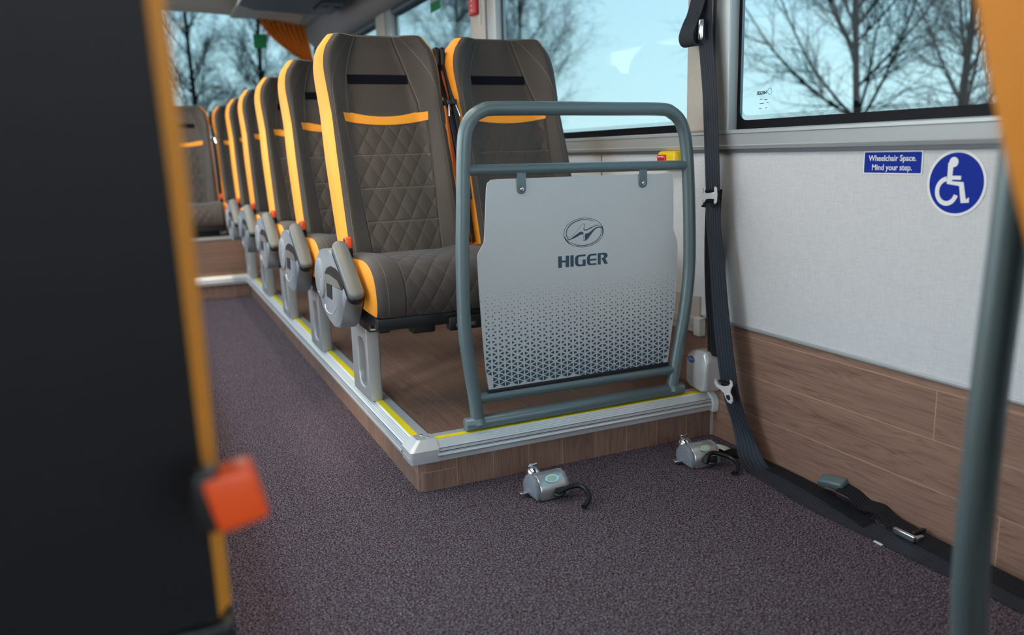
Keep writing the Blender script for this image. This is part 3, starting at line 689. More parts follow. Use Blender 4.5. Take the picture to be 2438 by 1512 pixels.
# window-side seat: same body, belt on its left, no armrest, wall bracket
seatB = copy_tree(seatA, skip=('belt_guide', 'seat_belt', 'belt_clip', 'belt_tongue')); seatB.location = (XC+.42, SY, H)
make_belt(seatB, -1)
b = MB(); b.rbox((XC+.10, .30, .37), (WX-.42-.002, .36, .41), .004); b.rbox((WX-.42-.014, .26, .30), (WX-.42-.001, .44, .42), .003); b.build('wall_bracket', MT['black'], seatB, ORG, smooth=35)
make_leg(seatA); make_arm(seatA); make_buckle(seatA, -.050, .415, .575)
P_ = .72
lab = {(0, 0): 'nearest brown quilted aisle seat with orange edges and grey armrest, beside the silver panel',
       (1, 0): 'brown and orange aisle seat directly behind the nearest aisle seat',
       (2, 0): 'brown and orange aisle seat third from the front of the platform row',
       (3, 0): 'brown and orange aisle seat fourth from the front, two before the rear step',
       (4, 0): 'brown and orange aisle seat last in the row, just in front of the rear step'}
lab.update({(i, 1): 'brown and orange window seat beside the %s aisle seat%s' % (['nearest', 'second', 'third', 'fourth', 'fifth'][i], ', partly behind the grey tube frame' if i == 0 else ', mostly hidden') for i in range(5)})
for i in range(5):
    for k, src in ((0, seatA), (1, seatB)):
        o = src if i == 0 else copy_tree(src)
        o.location = (XC+.42*k, SY+P_*i, H)
        tag(o, lab[(i, k)], 'seat', G1)
# rear bench row
for x, lb in ((-.29, 'middle rear bench seat facing down the aisle, above the two steps'), (.12, 'rear bench seat right of the middle one, behind the aisle seats'), (.54, 'rear bench seat next to the right window, last in the coach')):
    o = copy_tree(seatB, skip=('wall_bracket', 'socket_box')); o.location = (x, SY+P_*5, H+.0)
    tag(o, lb, 'seat', 'rear bench seats')
    if x < 0:
        for zz in (.50, .575):
            make_buckle(o, XC+.205, .43, zz)
    b = MB(); b.rbox((XC-.15, .2, .3625), (XC+.15, .52, .40), .004); b.build('bench_base', MT['black'], o, ORG, smooth=35)
# right-hand seat in front of the wheelchair bay: orange side very close to the camera
o = copy_tree(seatA, skip=base_parts+('buckle', 'seat_belt', 'belt_guide', 'belt_clip', 'belt_tongue')); o.location = (XC-.02, SY-2.268, H)
tag(o, 'close blurred seat with orange side at the right picture edge', 'seat', None)
b = MB(); b.rbox((XC-.17, .30, .1385), (XC-.13, .52, .43), .006); b.build('leg', MT['silver'], o, ORG, smooth=35)
# left-hand seat very close to the camera
o = copy_tree(seatB, skip=('wall_bracket', 'seat_belt', 'belt_guide', 'belt_clip', 'belt_tongue')); o.location = (-.728, -1.03, H); o.rotation_euler = (0, 0, PI-.035)
tag(o, 'close blurred black seat back with orange edge and orange buckle at the left picture edge', 'seat', None)
b = MB(); b.rbox((XC+.12, .30, .1385), (XC+.16, .52, .43), .006); b.build('leg', MT['silver'], o, ORG, smooth=35)
for ch in children(o):
    if ch.name.startswith('cushion'): ch.scale.x = .90
bx, by, bz = XC-.203, .68, .625
b = MB(); b.rbox((bx+.010, by-.012, bz-.026), (bx+.03, by+.010, bz+.022), .004); bk = b.build('buckle', MT['black'], o, ORG, smooth=35)
b = MB(); b.rbox((bx-.018, by-.016, bz-.024), (bx+.020, by+.012, bz+.020), .005, M=Matrix.Translation((bx, by, bz)) @ Matrix.Rotation(math.radians(12), 4, 'Y') @ Matrix.Translation((-bx, -by, -bz))); b.build('buckle_button', MT['orange2'], bk, ORG, smooth=35, loc=(0, 0, 0))

# ------------------------------------------------------------------ tubular guard frame with panel
FO = (.49, 0, H); FR = .0178
guard = empty('guard_frame', FO, label='grey green tubular guard frame holding the silver printed panel, on the platform edge', cat='guard rail', group='guard frames')
L_ = [(.176, .150), (.170, .22), (.160, .30), (.149, .40), (.148, .50), (.151, .62), (.157, .73), (.162, .83), (.166, .885), (.173, .922), (.190, .950), (.217, .966), (.25, .9715)]
R_ = [(.795, .150), (.806, .22), (.821, .30), (.837, .38), (.850, .48), (.853, .565), (.850, .68), (.844, .79), (.837, .86), (.828, .905), (.812, .937), (.787, .957), (.75, .967)]
path = spline([(x, 0, z) for x, z in L_]+[(.40, 0, .9712), (.60, 0, .969)]+[(x, 0, z) for x, z in R_[::-1]], 5)
b = MB(); b.tube(path, FR, 20); b.build('tube_frame', MT['tube'], guard, FO, smooth=60)
b = MB(); b.tube([(.138, 0, H+.0205), (.1405, 0, H+.0205), (.832, 0, H+.0205), (.8345, 0, H+.0205)], [.0155, .018, .018, .0155], 20); b.build('base_tube', MT['tube'], guard, FO, smooth=60)
b = MB(); b.tube([(.160, 0, .822), (.846, 0, .813)], .0138, 18); b.build('cross_tube', MT['tube'], guard, FO, smooth=60)
b = MB(); b.tube([(.166, 0, .226), (.818, 0, .220)], .0138, 18); b.build('cross_tube', MT['tube'], guard, FO, smooth=60)
for x, z, rr in ((.176, .166, .021), (.796, .166, .021)):
    b = MB(); b.tube([(x, 0, z-.008), (x, 0, z+.0), (x, 0, z+.008)], [.024, .0215, .018], 18, caps=False); b.build('weld', MT['tube'], guard, FO, smooth=60)
PO = [(.208, .243), (.201, .30), (.197, .36), (.193, .45), (.190, .53), (.189, .600), (.1915, .611), (.2085, .638), (.2105, .652), (.2205, .775), (.224, .788), (.234, .796), (.25, .797), (.768, .793), (.782, .789), (.790, .776), (.7915, .66), (.791, .636), (.8045, .603), (.8065, .592), (.8065, .50), (.801, .42), (.791, .345), (.775, .238)]
b = MB(); b.prism(PO, (0, .004, 0), (0, -.006, 0), (1, 0, 0), (0, 0, 1)); pn = b.build('panel', MT['panel'], guard, FO, smooth=0)
# printed marks
yy = -.0064
def flat(name, polys, th=.0004, mat='ink', y=yy, parent=None):
    b = MB()
    for p in polys: b.prism(p, (0, th, 0), (0, y, 0), (1, 0, 0), (0, 0, 1))
    return b.build(name, MT[mat], parent or pn, FO, smooth=0, loc=(0, 0, 0))
def stroke(pts, w):
    P = [Vector((p[0], p[1])) for p in pts]; n = len(P); wl = w if isinstance(w, list) else [w]*n; Lf = []; Rt = []
    for i in range(n):
        t = (P[min(i+1, n-1)]-P[max(i-1, 0)]).normalized(); nn = Vector((-t.y, t.x)); Lf.append(P[i]+nn*wl[i]/2); Rt.append(P[i]-nn*wl[i]/2)
    return [(p.x, p.y) for p in Lf+Rt[::-1]]
ec = (.500, .645); ex_, ez = .0610, .0390; tilt = math.radians(0)
def ell(a, rx, rz): return (ec[0]+rx*math.cos(a), ec[1]+rz*math.sin(a))
def arc(a0, a1, rx, rz, n=40): return [ell(math.radians(a0+(a1-a0)*i/n), rx, rz) for i in range(n+1)]
logo = [stroke(arc(0, 359.9, ex_, ez, 72), .0013),
        stroke(arc(52, 214, ex_-.0075, ez-.0042, 40), [.001+.0016*math.sin(PI*i/40) for i in range(41)]),
        stroke(arc(-136, 14, ex_-.0060, ez-.0040, 40), [.001+.0012*math.sin(PI*i/40) for i in range(41)]),
        stroke([ell(math.radians(190+i*3.4), ex_-.0015+(.0), ez-.0012) for i in range(12)], [.0006+.0026*math.sin(PI*i/11) for i in range(12)]),
        stroke([ell(math.radians(-15+i*3.4), ex_-.0015, ez-.0012) for i in range(12)], [.0006+.0026*math.sin(PI*i/11) for i in range(12)])]
sp2 = lambda pts, n=5: [(p.x, p.y) for p in spline([(a, c, 0) for a, c in pts], n)]
logo += [stroke(sp2([(.4475, .640), (.453, .6345), (.461, .6355), (.472, .644), (.487, .658), (.4975, .6685), (.5015, .6675), (.5012, .661), (.5005, .654), (.5045, .6512), (.512, .6525), (.527, .6580), (.541, .6622), (.551, .6605), (.558, .655)], 5),
                [.0007]*30+[.0012]*10+[.0026]*8+[.0030]*7+[.0018]*8+[.0008]*8),
         sp2([(.446, .6300), (.458, .6305), (.467, .6352), (.481, .6435), (.490, .6478), (.496, .6470), (.4990, .6440), (.4975, .6395), (.4915, .6400), (.4800, .6350), (.466, .6300), (.456, .6280)], 4),
         sp2([(.503, .6385), (.507, .6420), (.514, .6425), (.523, .6480), (.534, .6545), (.545, .6580), (.554, .6565), (.5605, .6505), (.553, .6540), (.543, .6545), (.534, .6500), (.524, .6400), (.511, .6260), (.503, .6225), (.5035, .6300)], 4),
         stroke(sp2([(.4985, .6385), (.5000, .6320), (.4975, .6245), (.5005, .6220), (.508, .6250)], 5), .0008)]
flat('emblem', logo)
Hh = [(.421, .555), (.432, .555), (.432, .5685), (.443, .5685), (.443, .555), (.454, .555), (.454, .586), (.444, .586), (.444, .574), (.432, .574), (.432, .586), (.421, .586)]
Ii = [(.458, .555), (.468, .555), (.468, .586), (.458, .586)]
Gg = [(.505, .5855), (.483, .5855), (.4755, .583), (.472, .577), (.472, .563), (.475, .557), (.482, .554), (.505, .554), (.505, .5715), (.4955, .5715), (.4955, .559), (.486, .559), (.482, .562), (.482, .577), (.486, .5805), (.505, .5805)]
Ee = [(.539, .585), (.519, .585), (.512, .582), (.509, .576), (.509, .562), (.512, .556), (.519, .554), (.539, .554), (.539, .5585), (.522, .5585), (.5185, .562), (.5185, .5665), (.539, .5665), (.539, .5715), (.5185, .5715), (.5185, .576), (.522, .580), (.539, .580)]
Rr = [(.543, .554), (.5525, .554), (.5525, .5805), (.560, .5805), (.5635, .576), (.560, .5715), (.554, .5715), (.564, .554), (.575, .554), (.567, .5695), (.572, .572), (.5745, .577), (.572, .583), (.566, .5855), (.543, .5855)]
flat('lettering', [Hh, Ii, Gg, Ee, Rr])
# graduated triangle print
b = MB(); w_, a_ = .01875, .0171; zt0, zb0 = .515, .243; tri = []
def inside(x, z):
    n = len(PO); c = False
    for i in range(n):
        x1, z1 = PO[i]; x2, z2 = PO[(i+1) % n]
        if (z1 > z) != (z2 > z) and x < (x2-x1)*(z-z1)/(z2-z1)+x1: c = not c
    return c
k = 0
for k in range(-1, 34):
    for j in range(0, 18):
        zc = zb0+.004+j*a_+(k % 2)*a_/2; xk = .20+k*w_
        for s in (-1, 1):
            f = (zc-zb0)/(zt0-zb0)
            if f > 1 or f < 0: continue
            sc = .10+.72*(1-f)**1.15
            if j % 1 == 0:
                g = .5*w_*(1-.0); cxx = xk+s*w_/3
                pts = [(xk+s*.0, zc-a_/2), (xk+s*.0, zc+a_/2), (xk+s*w_, zc)]
                m = (sum(p[0] for p in pts)/3, sum(p[1] for p in pts)/3)
                q = [(m[0]+(p[0]-m[0])*sc*.95, m[1]+(p[1]-m[1])*sc*.95) for p in pts]
                if all(inside(*p) for p in q):
                    b.add([(p[0], yy, p[1]) for p in (q if s > 0 else q[::-1])], [(0, 1, 2)])
b.build('triangle_print', MT['ink'], pn, FO, smooth=0, loc=(0, 0, 0))
b = MB(); b.rbox((.204, -.009, .236), (.779, .003, .2465), .002); b.build('panel_gasket', MT['gasket'], guard, FO, smooth=35)
for x, zt_ in ((.317, .812), (.687, .807)):
    pts = [(x-.0125, zt_)]+[(x-.0125*math.cos(PI*i/12), .769-.0125*math.sin(PI*i/12)) for i in range(13)]+[(x+.0125, zt_)]
    b = MB(); b.prism(pts, (0, .003, 0), (0, -.0105, 0), (1, 0, 0), (0, 0, 1), bev=.0008); tb = b.build('hanger_tab', MT['tube'], guard, FO, smooth=35)
    b = MB(); b.tube([(x, -.0100, .769), (x, -.0120, .769), (x, -.0132, .769)], [.0056, .0053, .003], 16); b.tube([(x, -.0130, .769), (x, -.0137, .769)], .0022, 6, mi=1); b.build('screw', [MT['chrome'], MT['alud']], tb, FO, loc=(0, 0, 0))
o = copy_tree(guard, skip=('panel', 'hanger_tab', 'panel_gasket')); o.location = (.49+.030, -1.405, H); tag(o, 'close blurred grey green guard tube at the right picture edge beside the orange seat side', 'guard rail', 'guard frames')

# ------------------------------------------------------------------ wall belt, retractor, signs, alarm
wb = empty('wheelchair_belt', (.89, -.08, .3), label='dark grey ribbed belt hanging down the window pillar to the carpet', cat='seat belt'); O = wb.location
def across(y): return (0.12, -1, 0)
b = MB()
cl = [(.896, .012, 1.60), (.889, .004, 1.42), (.886, -.003, 1.32), (.885, -.010, 1.22), (.883, -.020, 1.14), (.882, -.040, 1.02), (.880, -.052, .92), (.878, -.062, .83), (.876, -.072, .745), (.872, -.084, .64), (.868, -.108, .54), (.864, -.128, .44), (.862, -.147, .345), (.862, -.168, .255), (.866, -.176, .205), (.872, -.188, .155), (.880, -.206, .105), (.880, -.236, .055), (.870, -.268, .022), (.862, -.305, .006), (.856, -.36, .004), (.846, -.45, .004), (.838, -.53, .0035), (.840, -.62, .0035), (.846, -.72, .0035), (.846, -.82, .0035), (.852, -.92, .0035), (.855, -1.05, .0035), (.852, -1.2, .0035)]
sd = []
for i, p in enumerate(cl):
    t = i/(len(cl)-1); z = p[2]
    if i <= 16: sd.append(Vector((.10, -1, 0)))
    else:
        q = min(1, (i-16)/5); sd.append(Vector((.10+q*.95, -1+q*1.2 if q < .84 else .15, 0)))
path = spline(cl, 5)
sdi = []
for i in range(len(path)):
    f = i/5; k = min(int(f), len(sd)-2); sdi.append(sd[k].lerp(sd[k+1], f-k))
wd = [.056+(.010*ss(45, 65, i)) for i in range(len(path))]
b.ribbon(path, sdi, wd, .0016, cup=.0015); b.build('webbing', MT['belt'], wb, O, smooth=50)
b = MB(); b.ribbon(spline([(.890, -.060, .745), (.900, -.042, .62), (.904, -.040, .5), (.903, -.050, .40), (.898, -.066, .33), (.896, -.072, .262)], 5), (.10, -1, 0), .060, .0016); b.build('webbing', MT['belt2'], wb, O, smooth=50)
b = MB(); b.ribbon(spline([(.893, .0, 1.34), (.870, .012, 1.235), (.858, .020, 1.20), (.852, .030, 1.165), (.862, .030, 1.142), (.880, .020, 1.142), (.885, .012, 1.17), (.888, .0, 1.22)], 5), (.12, -1, 0), .058, .0018); b.build('loop_webbing', MT['belt'], wb, O, smooth=50)
b = MB(); b.rbox((.862, -.026, 1.150), (.872, -.010, 1.205), .004); b.build('loop_bracket', MT['chrome'], wb, O, smooth=40)
b = MB(); b.rbox((.890, -.028, 1.585), (.912, .048, 1.635), .006); b.build('upper_anchor', MT['black'], wb, O, smooth=40)
# H adjuster
def zy(name, polys, x, th, mat, parent, org, bev=.0):
    b = MB()
    for p in polys: b.prism([(a, c) for a, c in p], (th, 0, 0), (x, 0, 0), (0, -1, 0), (0, 0, 1), bev=bev)
    return b.build(name, MT[mat], parent, org, smooth=35)
cyb, czb = .074, .728
Hs = [(-.034, .020), (-.027, .024), (-.024, .018), (-.026, .010), (-.018, .009), (0, .0075), (.018, .009), (.026, .010), (.024, .018), (.027, .024), (.034, .020), (.036, 0), (.034, -.020), (.027, -.024), (.024, -.018), (.026, -.010), (.018, -.009), (0, -.0075), (-.018, -.009), (-.026, -.010), (-.024, -.018), (-.027, -.024), (-.034, -.020), (-.036, 0)]
zy('adjuster', [[(cyb+a, czb+c+a*.10) for a, c in Hs]], .859, .003, 'bright', wb, O)
b = MB(); b.tube([(.872, -cyb+.028, czb+.012), (.872, -cyb-.028, czb+.018)], .004, 10); b.tube([(.872, -cyb+.028, czb-.018), (.872, -cyb-.028, czb-.012)], .004, 10); b.box((.874, -cyb-.022, czb-.034), (.882, -cyb+.050, czb-.020)); b.build('adjuster_bar', MT['black'], wb, O, smooth=40)
# tongue plate
TP = [(-.035, .012), (-.038, .0), (-.030, -.010), (-.010, -.014), (.004, -.020), (.012, -.032), (.022, -.042), (.036, -.043), (.042, -.034), (.039, -.022), (.030, -.012), (.034, 0), (.040, .010), (.036, .020), (.028, .024), (.030, .014), (.024, .006), (0, -.002), (-.022, -.002), (-.029, .004)]
zy('tongue', [[(.176+a, .208+c) for a, c in TP]], .843, .003, 'bright', wb, O)
zy('tongue_slot', [[(.176+a, .208+c) for a, c in ((.014, -.024), (.028, -.020), (.034, -.030), (.026, -.036), (.018, -.033))]], .8424, .0006, 'gasket', wb, O)
b = MB(); b.rbox((.849, -.205, .2095), (.860, -.146, .217), .003, M=None); b.build('tongue_bar', MT['black'], wb, O, smooth=40)
# retractor
rr = empty('belt_retractor', (.93, -.01, .2), label='silver belt retractor box with blue oval badge on the wood wall above the step', cat='belt retractor'); O2 = rr.location
b = MB(); poly = [(.036, .162), (.039, .172), (.039, .232), (.032, .252), (.016, .266), (-.018, .271), (-.05, .272), (-.058, .266), (-.062, .24), (-.062, .165), (-.058, .152), (-.03, .146), (.02, .152)]
b.prism([(-a, c) for a, c in poly], (.062, 0, 0), (.872, 0, 0), (0, -1, 0), (0, 0, 1), bev=.012); b.build('cover', MT['silver'], rr, O2, smooth=50)
def oval(o, ux, uy, rx, ry, n=28): return [(rx*math.cos(2*PI*i/n), ry*math.sin(2*PI*i/n)) for i in range(n)]
bo, bu, bv = Vector((.871, .006, .240)), Vector((0, -1, 0)), Vector((0, .0, 1)); bnx = Vector((-1, 0, 0))
b = MB(); b.prism(oval(0, 0, 0, .0165, .0105), (-.0010, 0, 0), bo, bu, bv); b.build('badge_rim', MT['chrome'], rr, O2, smooth=0)
b = MB(); b.prism(oval(0, 0, 0, .0145, .0088), (-.0014, 0, 0), bo, bu, bv); b.build('badge', MT['bblue'], rr, O2, smooth=0)
b = MB()
for i in range(7): b.prism(stroke([(-.0095+i*.003, -.003), (-.0085+i*.003, .003)] , .0010)+[], (-.0004, 0, 0), bo+Vector((-.0013, 0, 0)), bu, bv)
b.prism(stroke([(-.010, -.0008), (.0, .001), (.010, -.0012)], .0012), (-.0004, 0, 0), bo+Vector((-.0013, 0, 0)), bu, bv); b.build('badge_lettering', MT['white'], rr, O2, smooth=0)
# signs
SX = WX-.0035
sg = empty('information_sign', (SX, -.619, .8175), label='small blue rectangular sign reading Wheelchair Space Mind your step', cat='sign'); O3 = sg.location
def rr2(w, h, r, n=5):
    return [(x, y) for x, y in rrect(-w/2, w/2, -h/2, h/2, r, n)]
b = MB(); b.prism(rr2(.156, .051, .003), (-.001, 0, 0), O3, (0, -1, 0), (0, 0, 1)); b.build('sign_border', MT['white'], sg, O3, smooth=0)
b = MB(); b.prism(rr2(.150, .045, .002), (-.0014, 0, 0), O3, (0, -1, 0), (0, 0, 1)); b.build('sign_face', MT['blue'], sg, O3, smooth=0)
for t, dz in (('Wheelchair Space.', .0100), ('Mind your step.', -.0100)):
    text_mesh('lettering', t, .0180, MT['white'], O3+Vector((-.0018, 0, dz-.001)), (0, -1, 0), (0, 0, 1), sg, thick=.0004, bold=.00022, sx=.93, org=O3)
sg = empty('wheelchair_sign', (SX, -.778, .7765), label='round blue wheelchair symbol sign with white border on the grey wall', cat='sign'); O4 = sg.location; R0 = .0620
def circ(r, n=48, cx=0, cz=0): return [(cx+r*math.cos(2*PI*i/n), cz+r*math.sin(2*PI*i/n)) for i in range(n)]
b = MB(); b.prism(circ(R0*1.08), (-.001, 0, 0), O4, (0, -1, 0), (0, 0, 1)); b.build('sign_border', MT['white'], sg, O4, smooth=0)
b = MB(); b.prism(circ(R0*.985), (-.0014, 0, 0), O4, (0, -1, 0), (0, 0, 1)); b.build('sign_face', MT['blue'], sg, O4, smooth=0)
b = MB(); q = lambda l: [(a*R0, c*R0) for a, c in l]
sym = [circ(.165*R0, 24, -.12*R0, .68*R0), q([(-.32, .66), (-.12, .60), (-.14, .24), (.18, .24), (.18, .11), (-.14, .11), (-.14, .06), (.28, .04), (.41, -.52), (.52, -.44), (.53, -.61), (.24, -.64), (.14, -.09), (-.32, -.03)]),
       stroke([(R0*(-.30+.36*math.cos(math.radians(a))), R0*(-.27+.40*math.sin(math.radians(a)))) for a in range(95, 345, 8)], .155*R0)]
for i_, p in enumerate(sym): b.prism(p, (-.0005-.00015*i_, 0, 0), O4+Vector((-.0014, 0, 0)), (0, -1, 0), (0, 0, 1))
b.build('wheelchair_symbol', MT['white'], sg, O4, smooth=0)
# stop button on wall
al = empty('stop_button', (WX-.01, .185, .83), label='yellow stop button with red key on the wall behind the guard frame', cat='button'); O5 = al.location
b = MB(); b.rbox((WX-.040, .135, .795), (WX-.003, .232, .853), .012); b.build('housing', MT['yel2'], al, O5, smooth=40)
b = MB(); b.rbox((WX-.044, .180, .800), (WX-.036, .226, .842), .004); kk = b.build('push_key', MT['red'], al, O5, smooth=40)
b = MB()
for i, dy in enumerate((.190, .198, .206, .214)): b.box((WX-.0446, dy, .834-.0), (WX-.0438, dy+.004, .838))
b.build('key_lettering', MT['white'], kk, O5, smooth=0, loc=(0, 0, 0))
# printed marks on the pane
mk = empty('glass_marking', (WX+.004, -.20, .975), label='small black maker stamp printed in the lower corner of the right window', cat='sticker'); O6 = mk.location
text_mesh('lettering', 'HIGER', .012, MT['ink'], O6+Vector((0, .015, .022)), (0, 1, 0), (0, 0, 1), mk, bold=.0004, sx=1.1, org=O6)
b = MB(); b.prism(stroke([(.008*math.cos(a), .008*math.sin(a)) for a in [2*PI*i/30 for i in range(31)]], .0009), (-.0004, 0, 0), O6+Vector((0, -.016, .024)), (0, -1, 0), (0, 0, 1))
for yy_, zz_, ln in ((.016, .006, .010), (-.002, .004, .012), (.013, -.005, .016), (-.009, -.004, .008), (.018, -.018, .010), (-.004, -.017, .007)): b.box((O6.x-.0004, O6.y+yy_-ln/2, O6.z+zz_-.0008), (O6.x, O6.y+yy_+ln/2, O6.z+zz_+.0008))
b.build('stamp', MT['ink'], mk, O6, smooth=0)
# red emergency hammer and green stickers
hm = empty('emergency_hammer', (WX-.04, 1.69, 1.5), label='red emergency hammer holder on the window pillar at the top', cat='hammer'); O7 = hm.location
b = MB(); b.rbox((WX-.055, 1.655, 1.478), (WX-.031, 1.735, 1.68), .008); b.build('holder', MT['red'], hm, O7, smooth=40)
b = MB()
for i in range(9): b.box((WX-.0556, 1.688, 1.495+i*.020), (WX-.0548, 1.696, 1.503+i*.020))
b.build('printed_marks', MT['white'], hm, O7, smooth=0)
b = MB(); b.tube([(WX-.033, 1.645, 1.66), (WX-.033, 1.643, 1.45), (WX-.033, 1.646, 1.43)], .004, 8); b.build('cable', MT['rail'], hm, O7)
ge = empty('exit_sticker', (WX+.006, 2.355, 1.64), label='green and white emergency exit sticker on the third right window', cat='sticker')
b = MB(); b.box((WX+.005, 2.275, 1.604), (WX+.006, 2.43, 1.652)); b.build('green_field', MT['green'], ge, ge.location, smooth=0)
b = MB(); b.box((WX+.005, 2.275, 1.652), (WX+.006, 2.43, 1.675)); b.build('white_field', MT['rail'], ge, ge.location, smooth=0)
b = MB(); b.rbox((.372, YR+.008, 1.74), (.475, YR+.010, 1.85), .0008, 1); tag(b.build('exit_sticker', MT['green'], smooth=0), 'plain green square sticker on the rear window', 'sticker')
# notice strip above rear window
nt = empty('notice_label', (-.30, YR-.215, 2.03), label='small white notice with blue violet symbols above the rear window', cat='sticker')
b = MB(); b.box((-.42, YR-.2155, 2.018), (-.19, YR-.2145, 2.05)); b.build('label_sheet', MT['plastwhite'], nt, nt.location, smooth=0)
b = MB()
for i in range(6): b.box((-.41+i*.032, YR-.2165, 2.025), (-.41+i*.032+.018, YR-.2155, 2.042))
b.box((-.22, YR-.2165, 2.022), (-.195, YR-.2155, 2.046)); b.build('printed_marks', MT['purple'], nt, nt.location, smooth=0)
# curtain
b = MB(); rows = []
for i in range(25):
    t = i/24; row = []
    for j in range(61):
        u = j/60; xl = .40+.38*(t**1.1)-.05*math.sin(PI*t); xr = .765+.06*t; x = xl+(xr-xl)*u; z = (1.96-.04*u)+(1.60-1.96+.04*u)*t-.03*math.sin(PI*u)*t
        row.append((x, YR-.115+.014*math.sin(u*2*PI*9+1.5*t)*(1-.4*t)-.02*t, z))
    rows.append(row)
b.grid(rows); tag(b.build('curtain', MT['curtain'], smooth=60), 'orange pleated curtain tied back at the corner of the rear window', 'curtain')

# ------------------------------------------------------------------ wheelchair tie-down retractors on the carpet
def tiedown(x, y, rz, label, flip):
    t = empty('floor_tie_down', (x, y, 0), rz, label=label, cat='tie-down', group='floor tie-downs')
    O = (0, 0, 0)
    # body: rounded half-cylinder lying along local x, length .10, depth .075, height .062
    prof = [(-.036, .003), (-.038, .016), (-.034, .036), (-.022, .052), (-.004, .060), (.016, .058), (.032, .046), (.040, .028), (.041, .010), (.038, .003)]
    P = [(p.x, p.y) for p in spline([(a, c, 0) for a, c in prof], 3)]
    b = MB(); b.prism(P, (.074, 0, 0), (-.034, 0, 0), (0, 1, 0), (0, 0, 1), bev=.004); b.build('body', MT['metal'], t, O, smooth=50)
    for x0, s in ((-.046, 1), (.036, 1)):
        b = MB(); b.prism([(a*.97, .002+c*.97) for a, c in P], (.012, 0, 0), (x0, 0, 0), (0, 1, 0), (0, 0, 1), bev=.005); b.build('end_cap', MT['grey'], t, O, smooth=50)
    b = MB(); ux = Vector((1, 0, 0)); uy = Vector((0, .80, .60)); oo = Vector((.004, -.0235, .0515))+Vector((0, -.6, .8))*.0005
    b.prism(oval(0, 0, 0, .019, .011), Vector((0, -.6, .8))*.0012, oo, ux, uy); b.build('badge_rim', MT['chrome'], t, O, smooth=0)
    b = MB(); b.prism(oval(0, 0, 0, .0155, .0085), Vector((0, -.6, .8))*.0016, oo, ux, uy); b.build('badge', MT['badge'], t, O, smooth=0)
    # webbing slot, stub and J hook
    b = MB(); b.rbox((.006, -.043, .012), (.034, -.034, .030), .002); b.build('belt_slot', MT['gasket'], t, O, smooth=30)
    b = MB(); b.ribbon([(.018, -.036, .020), (.016, -.048, .019), (.012, -.054, .018)], (1, .4, 0), .022, .002); b.build('webbing', MT['belt2'], t, O)
    b = MB(); hk = spline([(.002, -.051, .022), (.03, -.046, .026), (.055, -.044, .028), (.073, -.054, .027), (.076, -.076, .022), (.066, -.102, .016), (.048, -.119, .011), (.034, -.126, .009)] if flip else [(-.012, -.050, .020), (.0, -.044, .036), (.022, -.036, .040), (.045, -.042, .034), (.064, -.062, .027), (.064, -.090, .019), (.046, -.112, .012), (.028, -.118, .009)], 6)
    b.tube(hk, .0062, 12); b.build('hook', MT['black'], t, O, smooth=60)
    b = MB(); b.tube([(.008+.010*math.cos(a), -.052+.010*math.sin(a), .020) for a in [2*PI*i/16 for i in range(16)]], .0042, 8, closed=True); b.build('hook_eye', MT['black'], t, O, smooth=60)
    # knob, release lever, floor bracket
    b = MB(); b.tube([(-.008, .048, .030), (-.008, .050, .036), (-.008, .060, .046), (-.008, .064, .050)], [.020, .021, .020, .014], 22); kb = b.build('knob', MT['chrome'], t, O, smooth=50)
    b = MB(); b.tube([(-.008, .060, .048), (-.008, .068, .062)], .005, 10); b.tube([(-.022, .060, .060), (.008, .066, .060)], .0035, 8); b.build('knob_stem', MT['chrome'], kb, O, smooth=50)
    b = MB(); b.rbox((-.030, .020, .001), (.026, .062, .030), .004); b.build('bracket', MT['alud'], t, O, smooth=40)
    b = MB(); b.rbox((-.070, .006, .010), (-.040, .026, .016), .0025); b.build('release_lever', MT['chrome'], t, O, smooth=40)
    return t
tiedown(.286, -.178, math.radians(2), 'silver floor tie-down with black hook in front of the middle of the step', 1)
tiedown(.752, -.190, math.radians(-2), 'silver floor tie-down with black hook near the right wall, beside the paper tag', 0)
# black strap lying along the wall
fs = empty('floor_strap', (.90, -.4, 0), label='black strap with dark buckle lying along the foot of the wood wall', cat='strap'); O8 = Vector((.90, -.4, 0))
b = MB(); b.ribbon(spline([(.845, -.110, .010), (.872, -.160, .008), (.892, -.215, .006), (.902, -.30, .005), (.900, -.40, .005), (.893, -.49, .005), (.882, -.56, .006), (.872, -.63, .005), (.862, -.68, .004)], 5), [Vector((1, .1, 0))]*41, .046, .0018); b.build('webbing', MT['belt2'], fs, O8, smooth=50)
b = MB(); b.ribbon(spline([(.915, -.545, .034), (.918, -.585, .030), (.912, -.62, .018), (.914, -.66, .022), (.905, -.70, .014), (.897, -.75, .012), (.893, -.82, .010), (.893, -.90, .009), (.890, -1.0, .008), (.885, -1.12, .008)], 5), [Vector((1, .1, .25))]*46, .046, .002); b.build('webbing', MT['belt2'], fs, O8, smooth=50)
b = MB(); Mx = Matrix.Translation((.917, -.515, .034)) @ Matrix.Rotation(math.radians(8), 4, 'Z') @ Matrix.Rotation(math.radians(-8), 4, 'X') @ Matrix.Rotation(math.radians(-20), 4, 'Y'); b.rbox((-.016, -.035, -.010), (.016, .035, .010), .005, M=Mx); b.build('buckle', MT['tube'], fs, O8, smooth=45)
b = MB(); b.rbox((.888, -.780, .012), (.926, -.770, .022), .003); b.build('slider', MT['black'], fs, O8, smooth=40)
b = MB(); b.rbox((.866, -.795, .008), (.876, -.740, .022), .002); b.rbox((.876, -.795, .006), (.900, -.785, .018), .002); b.build('metal_slider', MT['chrome'], fs, O8, smooth=40)
b = MB(); R = []
for i in range(7):
    t = i/6; R.append([(.858+.016*j/4+.01*t, -.188-.065*t, .014+.006*math.sin(PI*t*1.3)+.004*j/4) for j in range(9)])
